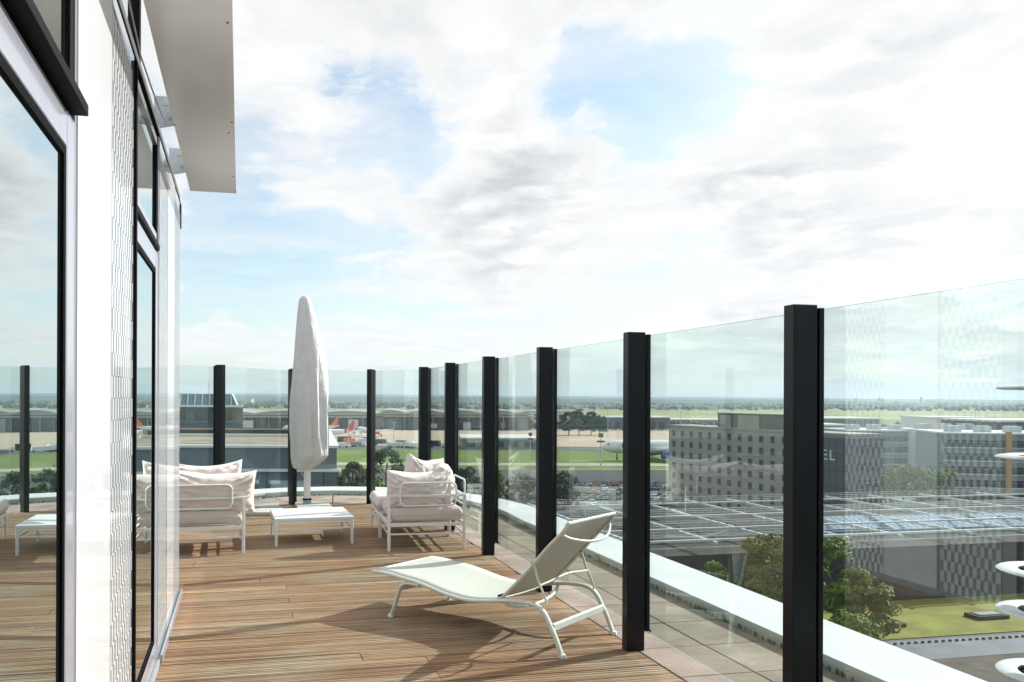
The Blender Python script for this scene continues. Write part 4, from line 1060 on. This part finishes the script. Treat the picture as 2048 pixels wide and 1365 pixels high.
# ---- aircraft
def aircraft(label, loc, heading, S, tailm, enginem, bellym=None, titles=''):
    """length 1.0*S*... built nose at local origin, body along +x"""
    r = thing('airliner', label, 'airliner', loc, heading)
    Lf, Rf = 58 * S, 2.75 * S
    prof = [(0, .02, -.12), (.012, .28, -.10), (.03, .55, -.06), (.06, .82, -.02), (.10, .97, 0), (.14, 1, 0), (.70, 1, 0), (.80, .86, .12), (.90, .52, .40), (.97, .22, .62), (1, .06, .70)]
    vs = []; fs = []; N = 20
    for t, rad, dz in prof:
        for k in range(N):
            a = 2 * math.pi * k / N; vs.append((t * Lf, math.cos(a) * rad * Rf, dz * Rf + math.sin(a) * rad * Rf))
    for i in range(len(prof) - 1):
        for k in range(N): fs.append((i * N + k, (i + 1) * N + k, (i + 1) * N + (k + 1) % N, i * N + (k + 1) % N))
    fs += [tuple(range(N)), tuple(range((len(prof) - 1) * N, len(prof) * N))[::-1]]
    body = MB().add(vs, fs).build('fuselage', M_wh, r, smooth=True)
    MB().add([(.022 * Lf, -.36 * Rf, .22 * Rf), (.040 * Lf, -.62 * Rf, .20 * Rf), (.052 * Lf, -.62 * Rf, .48 * Rf), (.036 * Lf, -.30 * Rf, .50 * Rf), (.030 * Lf, .0, .46 * Rf), (.036 * Lf, .30 * Rf, .50 * Rf), (.052 * Lf, .62 * Rf, .48 * Rf), (.04 * Lf, .62 * Rf, .20 * Rf), (.022 * Lf, .36 * Rf, .22 * Rf)], [tuple(range(9))]).build('cockpit_window', M_win, body)
    wn = MB()
    for k in range(44):
        x = (.13 + .60 * k / 44) * Lf
        for s in (-1, 1): wn.box(x, x + .22 * S, s * Rf * .995 - .02, s * Rf * .995 + .02, .18 * Rf, .30 * Rf)
    wn.build('window_row', M_win, body)
    def slab(pts, th, name, m, par=r):
        n = len(pts); vs = [(p[0], p[1], p[2] + th) for p in pts] + [(p[0], p[1], p[2] - th) for p in pts]
        return MB().add(vs, [tuple(range(n)), tuple(range(n, 2 * n))[::-1]] + [(i, n + i, n + (i + 1) % n, (i + 1) % n) for i in range(n)]).build(name, m, par)
    for s in (-1, 1):
        slab([(.36 * Lf, s * .6 * Rf, -.45 * Rf), (.56 * Lf, s * .6 * Rf, -.45 * Rf), (.58 * Lf, s * .25 * Lf, -.1 * Rf), (.64 * Lf, s * .48 * Lf, .35 * Rf), (.61 * Lf, s * .48 * Lf, .35 * Rf)], .25 * S, 'wing', M_wh)
        slab([(.90 * Lf, s * .3 * Rf, .55 * Rf), (.97 * Lf, s * .3 * Rf, .55 * Rf), (1.0 * Lf, s * .16 * Lf, .75 * Rf), (.975 * Lf, s * .16 * Lf, .75 * Rf)], .12 * S, 'tailplane', M_wh)
        en = MB(); vs = []; fs = []
        pe = [(0, 1.0), (.04, 1.12), (.3, 1.15), (.7, .95), (1.0, .65)]
        for t, q in pe:
            for k in range(16):
                a = 2 * math.pi * k / 16; vs.append((.375 * Lf + t * 5.6 * S, s * .165 * Lf + math.cos(a) * q * 1.35 * S, -1.05 * Rf + math.sin(a) * q * 1.35 * S))
        for i in range(4):
            for k in range(16): fs.append((i * 16 + k, (i + 1) * 16 + k, (i + 1) * 16 + (k + 1) % 16, i * 16 + (k + 1) % 16))
        fs.append(tuple(range(64, 80))[::-1])
        e_ = en.add(vs, fs).build('engine', enginem, r, smooth=True)
        MB().lathe([(1.25 * S, 0), (.1, .02)], 16).build('fan', M_win, e_).matrix_local = Matrix.Translation((.375 * Lf + .3 * S, s * .165 * Lf, -1.05 * Rf)) @ Matrix.Rotation(R(90), 4, 'Y')
        slab([(.39 * Lf, s * .165 * Lf - .1, -.62 * Rf), (.45 * Lf, s * .165 * Lf - .1, -.35 * Rf), (.45 * Lf, s * .165 * Lf + .1, -.35 * Rf), (.39 * Lf, s * .165 * Lf + .1, -.62 * Rf)], .25 * S, 'pylon', M_wh)
        MB().tube([(.50 * Lf, s * 1.1 * Rf, -.8 * Rf), (.50 * Lf, s * 1.1 * Rf, -1.75 * Rf)], .25 * S, 6).tube([(.49 * Lf, s * 1.1 * Rf - .5 * S, -1.72 * Rf), (.49 * Lf, s * 1.1 * Rf + .5 * S, -1.72 * Rf)], .62 * S, 10).build('main_gear', M_tyre, r)
    MB().tube([(.11 * Lf, 0, -.8 * Rf), (.11 * Lf, 0, -1.8 * Rf)], .2 * S, 6).tube([(.11 * Lf, -.4 * S, -1.78 * Rf), (.11 * Lf, .4 * S, -1.78 * Rf)], .45 * S, 10).build('nose_gear', M_tyre, r)
    n_ = [(.82 * Lf, 0, .9 * Rf), (.88 * Lf, 0, 1.3 * Rf), (.975 * Lf, 0, 3.9 * Rf), (1.01 * Lf, 0, 3.9 * Rf), (.985 * Lf, 0, .8 * Rf)]
    vs = [(p[0], -.12 * S, p[2]) for p in n_] + [(p[0], .12 * S, p[2]) for p in n_]
    MB().add(vs, [tuple(range(5)), tuple(range(5, 10))[::-1]] + [(i, 5 + i, 5 + (i + 1) % 5, (i + 1) % 5) for i in range(5)]).build('tail_fin', tailm, r)
    if bellym:
        MB().tube([(.84 * Lf, 0, .27 * Rf), (.99 * Lf, 0, .66 * Rf)], [.80 * Rf, .16 * Rf], 16).build('tail_cone', bellym, body, smooth=True)
    for k, (ch, x) in enumerate(titles): letter(ch, x * S, -.25 * Rf, 3.3 * S, r, M_navy, y=-Rf * 1.0 - .05, ext=.03)
    return r
zc = ZAT(1203, 895, 327)
aircraft('large white airliner with blue engines taxiing, its nose left of the hotel', (AT(1203, 327), 327, zc + .3), R(1), .98, M_wh, M_blue, None, (('U', 7.6), ('o', 17.6)))
aircraft('white jet with an orange-red rear body and fin parked just right of the parasol', (AT(708, 500) - 37, 500, ZA + 3.6), R(3), .64, M_red, M_red, M_red)
aircraft('white jet with an orange tail fin parked farther off behind the parasol', (AT(676, 560) - 38, 560, ZA + 3.8), R(-4), .66, M_orng, M_orng)
aircraft('white jet parked nose away showing its tall white fin left of the seventh post', (AT(722, 508) - 4, 545, ZA + 3.8), R(-75), .66, M_wh, M_wh)
o = aircraft('small white jet with a red fin standing near the grass edge', (AT(712, 470) + 14, 470, ZA + 2.6), R(170), .34, M_wh, M_red)

# ---- vehicles
cols = {'white': (.70, .71, .72), 'silver': (.36, .38, .40), 'black': (.02, .02, .025), 'blue': (.05, .10, .28), 'red': (.35, .03, .03), 'grey': (.12, .125, .135)}
CAR = {}
def car_proto(cname):
    r = thing('car', 'proto', 'car', (0, 0, -999))
    m = mat(cname + '_car_paint', cols[cname], .25, coat=.5)
    prof = [(-2.1, .35), (-2.12, .75), (-1.95, .88), (-1.1, .95), (-.45, 1.42), (.75, 1.44), (1.45, 1.0), (2.05, .92), (2.12, .6), (2.08, .35)]
    n = len(prof)
    vs = [(p[0], -.88 if p[1] < 1.1 else -.66, p[1]) for p in prof] + [(p[0], .88 if p[1] < 1.1 else .66, p[1]) for p in prof]
    MB().add(vs, [tuple(range(n)), tuple(range(n, 2 * n))[::-1]] + [(i, n + i, n + (i + 1) % n, (i + 1) % n) for i in range(n)]).build('body', m, r)
    g = MB()
    g.add([(-1.06, -.78, .99), (-1.06, .78, .99), (-.50, .64, 1.40), (-.50, -.64, 1.40)], [(0, 1, 2, 3)]).add([(1.42, -.78, 1.04), (1.42, .78, 1.04), (.80, .64, 1.42), (.80, -.64, 1.42)], [(3, 2, 1, 0)])
    for s in (-1, 1): g.add([(-.95, s * .87, .99), (1.3, s * .87, 1.02), (.72, s * .69, 1.40), (-.42, s * .69, 1.38)], [(0, 1, 2, 3)])
    go = g.build('window', M_win, r); go.location = (0, 0, .012)
    wh = MB().tube([(0, -.11, 0), (0, .11, 0)], .32, 12).build('wheel', M_tyre, r); wh.location = (-1.3, -.80, .32)
    for (x, y_) in ((-1.3, .8), (1.28, -.8), (1.28, .8)):
        w2 = wh.copy(); COL.objects.link(w2); w2.location = (x, y_, .32)
    return r
for c in cols: CAR[c] = car_proto(c)
rnd = random.Random(12); used = set()
def put_car(c, x, y_, z, rz, label, group):
    if c not in used: o = CAR[c]; used.add(c); o.location = (x, y_, z); o.rotation_euler = (0, 0, rz); o['label'] = label
    else: o = copy_tree(CAR[c], label, (x, y_, z), rz)
    o['group'] = group
rown = ('nearest', 'second nearest', 'middle', 'second farthest', 'farthest')
for r_i, yy in enumerate((222, 234, 246, 259, 271)):
    cnt = 0
    for k in range(19):
        if rnd.random() < .10: continue
        x = 26 + k * 2.9 + rnd.uniform(-.2, .2)
        if x > .302 * yy + 4 and yy < 232: continue
        c = rnd.choice(('white', 'white', 'silver', 'black', 'grey', 'blue', 'silver', 'red', 'grey'))
        put_car(c, x, yy, ZL + .01, R(90) + rnd.choice((0, math.pi)) + rnd.uniform(-.04, .04), '%s car, %s from the left in the %s row of the car park' % (c, ORD[cnt], rown[r_i]), 'cars in the car park'); cnt += 1
for k in range(26):
    c = rnd.choice(('white', 'white', 'silver', 'grey'))
    put_car(c, AT(1112 + k * 9, 628) + rnd.uniform(-1, 1), 628, ZA + .02, rnd.uniform(-.1, .1), '%s vehicle, %s from the left in the row at the far edge of the apron' % (c, ORD[k]), 'vehicles at the far edge of the apron')
def truck(label, px, d, c, ln, h_):
    r = thing('service_truck', label, 'truck', (AT(px, d), d, ZA + .1), rnd.uniform(-.2, .2), 'service vehicles beside the apron')
    MB().box(-ln / 2, ln / 2 - 1.6, -1.2, 1.2, .7, h_).build('load_box', c, r, bevel=.05)
    MB().add([(ln / 2 - 1.5, -1.1, .5), (ln / 2 + .4, -1.1, .5), (ln / 2 + .4, -1.1, 1.5), (ln / 2 - .1, -1.0, 2.4), (ln / 2 - 1.5, -1.0, 2.4), (ln / 2 - 1.5, 1.1, .5), (ln / 2 + .4, 1.1, .5), (ln / 2 + .4, 1.1, 1.5), (ln / 2 - .1, 1.0, 2.4), (ln / 2 - 1.5, 1.0, 2.4)],
             [(0, 1, 2, 3, 4), (9, 8, 7, 6, 5), (0, 5, 6, 1), (1, 6, 7, 2), (2, 7, 8, 3), (3, 8, 9, 4), (4, 9, 5, 0)]).build('cab', M_wh, r)
    for x in (-ln / 2 + .9, -ln / 2 + 2.1, ln / 2 - .5):
        for y_ in (-1.05, 1.05): MB().tube([(x, y_ - .15, .5), (x, y_ + .15, .5)], .5, 10).build('wheel', M_tyre, r)
tl = (('white box truck right of the parasol at the grass edge', 683, 402, M_wh), ('dark tow truck beside the parked jets', 692, 440, M_tyre), ('orange and white belt loader beside the parked jets', 703, 432, M_orng), ('grey tank truck left of the seventh post', 716, 410, M_office), ('pale service truck just left of the seventh post', 728, 420, M_coping),
      ('blue-grey service truck right of the seventh post', 762, 425, M_bluewall), ('pale container truck on the service road', 790, 405, M_coping), ('grey high lift truck on the service road', 806, 408, M_office), ('white truck left of the sixth post', 822, 404, M_wh), ('white van body truck close to the sixth post', 836, 400, M_wh), ('dark truck between the sixth and fifth post', 872, 404, M_tyre), ('yellow truck on the apron right of the white fin', 753, 520, M_orng))
for i, (lab, px, d, c) in enumerate(tl): truck(lab, px, d, c, 6 + (i * 7) % 4, 2.6 + (i * 5 % 3) * .5)
# ---- poles
def pole(label, px, d, ytop, zb, kind):
    z = ZAT(px, ytop, d); r = thing('light_mast', label, 'light mast', (AT(px, d), d, zb), 0, 'light masts on the airfield')
    MB().tube([(0, 0, 0), (0, 0, z - zb)], [.22, .12], 8).build('pole', M_steel, r)
    if kind: MB().box(-.8, .8, -.4, .4, z - zb - 1.5, z - zb).box(-1.4, 1.4, -.3, .3, z - zb - 3.3, z - zb - 2.7).build('lamp_head', M_dark, r)
    else: MB().box(-1.2, 1.2, -.2, .2, z - zb - .25, z - zb).build('lamp_head', M_steel, r)
pole('mast with dark lamp heads in front of the airliner nose', 1202, 300, 867, ZA, 1)
pole('thin tall mast between the fourth and fifth post', 962, 430, 796, ZA, 0)
pole('dark-headed mast on the apron left of the third post', 1061, 390, 866, ZA, 1)
pole('thin tall mast left of the hotel plant room', 1361, 640, 798, ZA, 0)
pole('thin mast right of the seventh post', 788, 430, 845, ZA, 0)
pole('thin mast between the parasol and the seventh post', 697, 425, 835, ZA, 0)
pole('thin mast among the poplar-like trees', 1216, 520, 806, ZA, 0)
pole('thin mast behind the office block with the ochre fin', 1951, 420, 820, ZA, 0)
# ---- stacked white rings at the right edge
dm = 30; rm = thing('ring_sculpture', 'tall mast carrying stacked white flat rings at the right edge of the view', 'sculpture', (AT(2122, dm), dm, 0), 0)
MB().tube([(0, 0, ZL), (0, 0, ZAT(2122, 760, dm))], [.16, .08], 12).build('mast', M_steel, rm, smooth=True)
for y_, rad in ((776, 2.0), (917, 2.0), (1146, 1.95), (1228, 1.95), (1352, 1.95)):
    z = ZAT(2122, y_, dm)
    rg = MB().lathe([(rad * .66, z - .05), (rad * .65, z + .04), (rad * .70, z + .08), (rad * .82, z + .10), (rad * .97, z + .05), (rad, z), (rad * .93, z - .06), (rad * .72, z - .08), (rad * .66, z - .05)], 48).build('ring', M_coping, rm, smooth=True); MB().lathe([(.34, z - .12), (.36, z + .12), (.20, z + .22)], 20).build('hub', M_steel, rm, smooth=True)
    hub = MB()
    for k in range(4): a = k * math.pi / 2 + .4; hub.bar((0, 0, z), (math.cos(a) * rad * .68, math.sin(a) * rad * .68, z), .06, .04)
    hub.build('spoke', M_steel, rg)

# ---- haze
hzm = bpy.data.materials.new('thin_summer_haze'); hzm.use_nodes = True; t = NT(hzm.node_tree); t.n.clear()
pv = t.add('ShaderNodeVolumePrincipled', {'Color': (.72, .86, 1.0, 1), 'Density': 0.00014, 'Anisotropy': .2})
t.l.new(pv.outputs[0], t.add('ShaderNodeOutputMaterial').inputs['Volume'])
MB().box(-8200, 8200, -330, 9000, ZL - 1.2, 62).build('haze', hzm, kind='stuff')
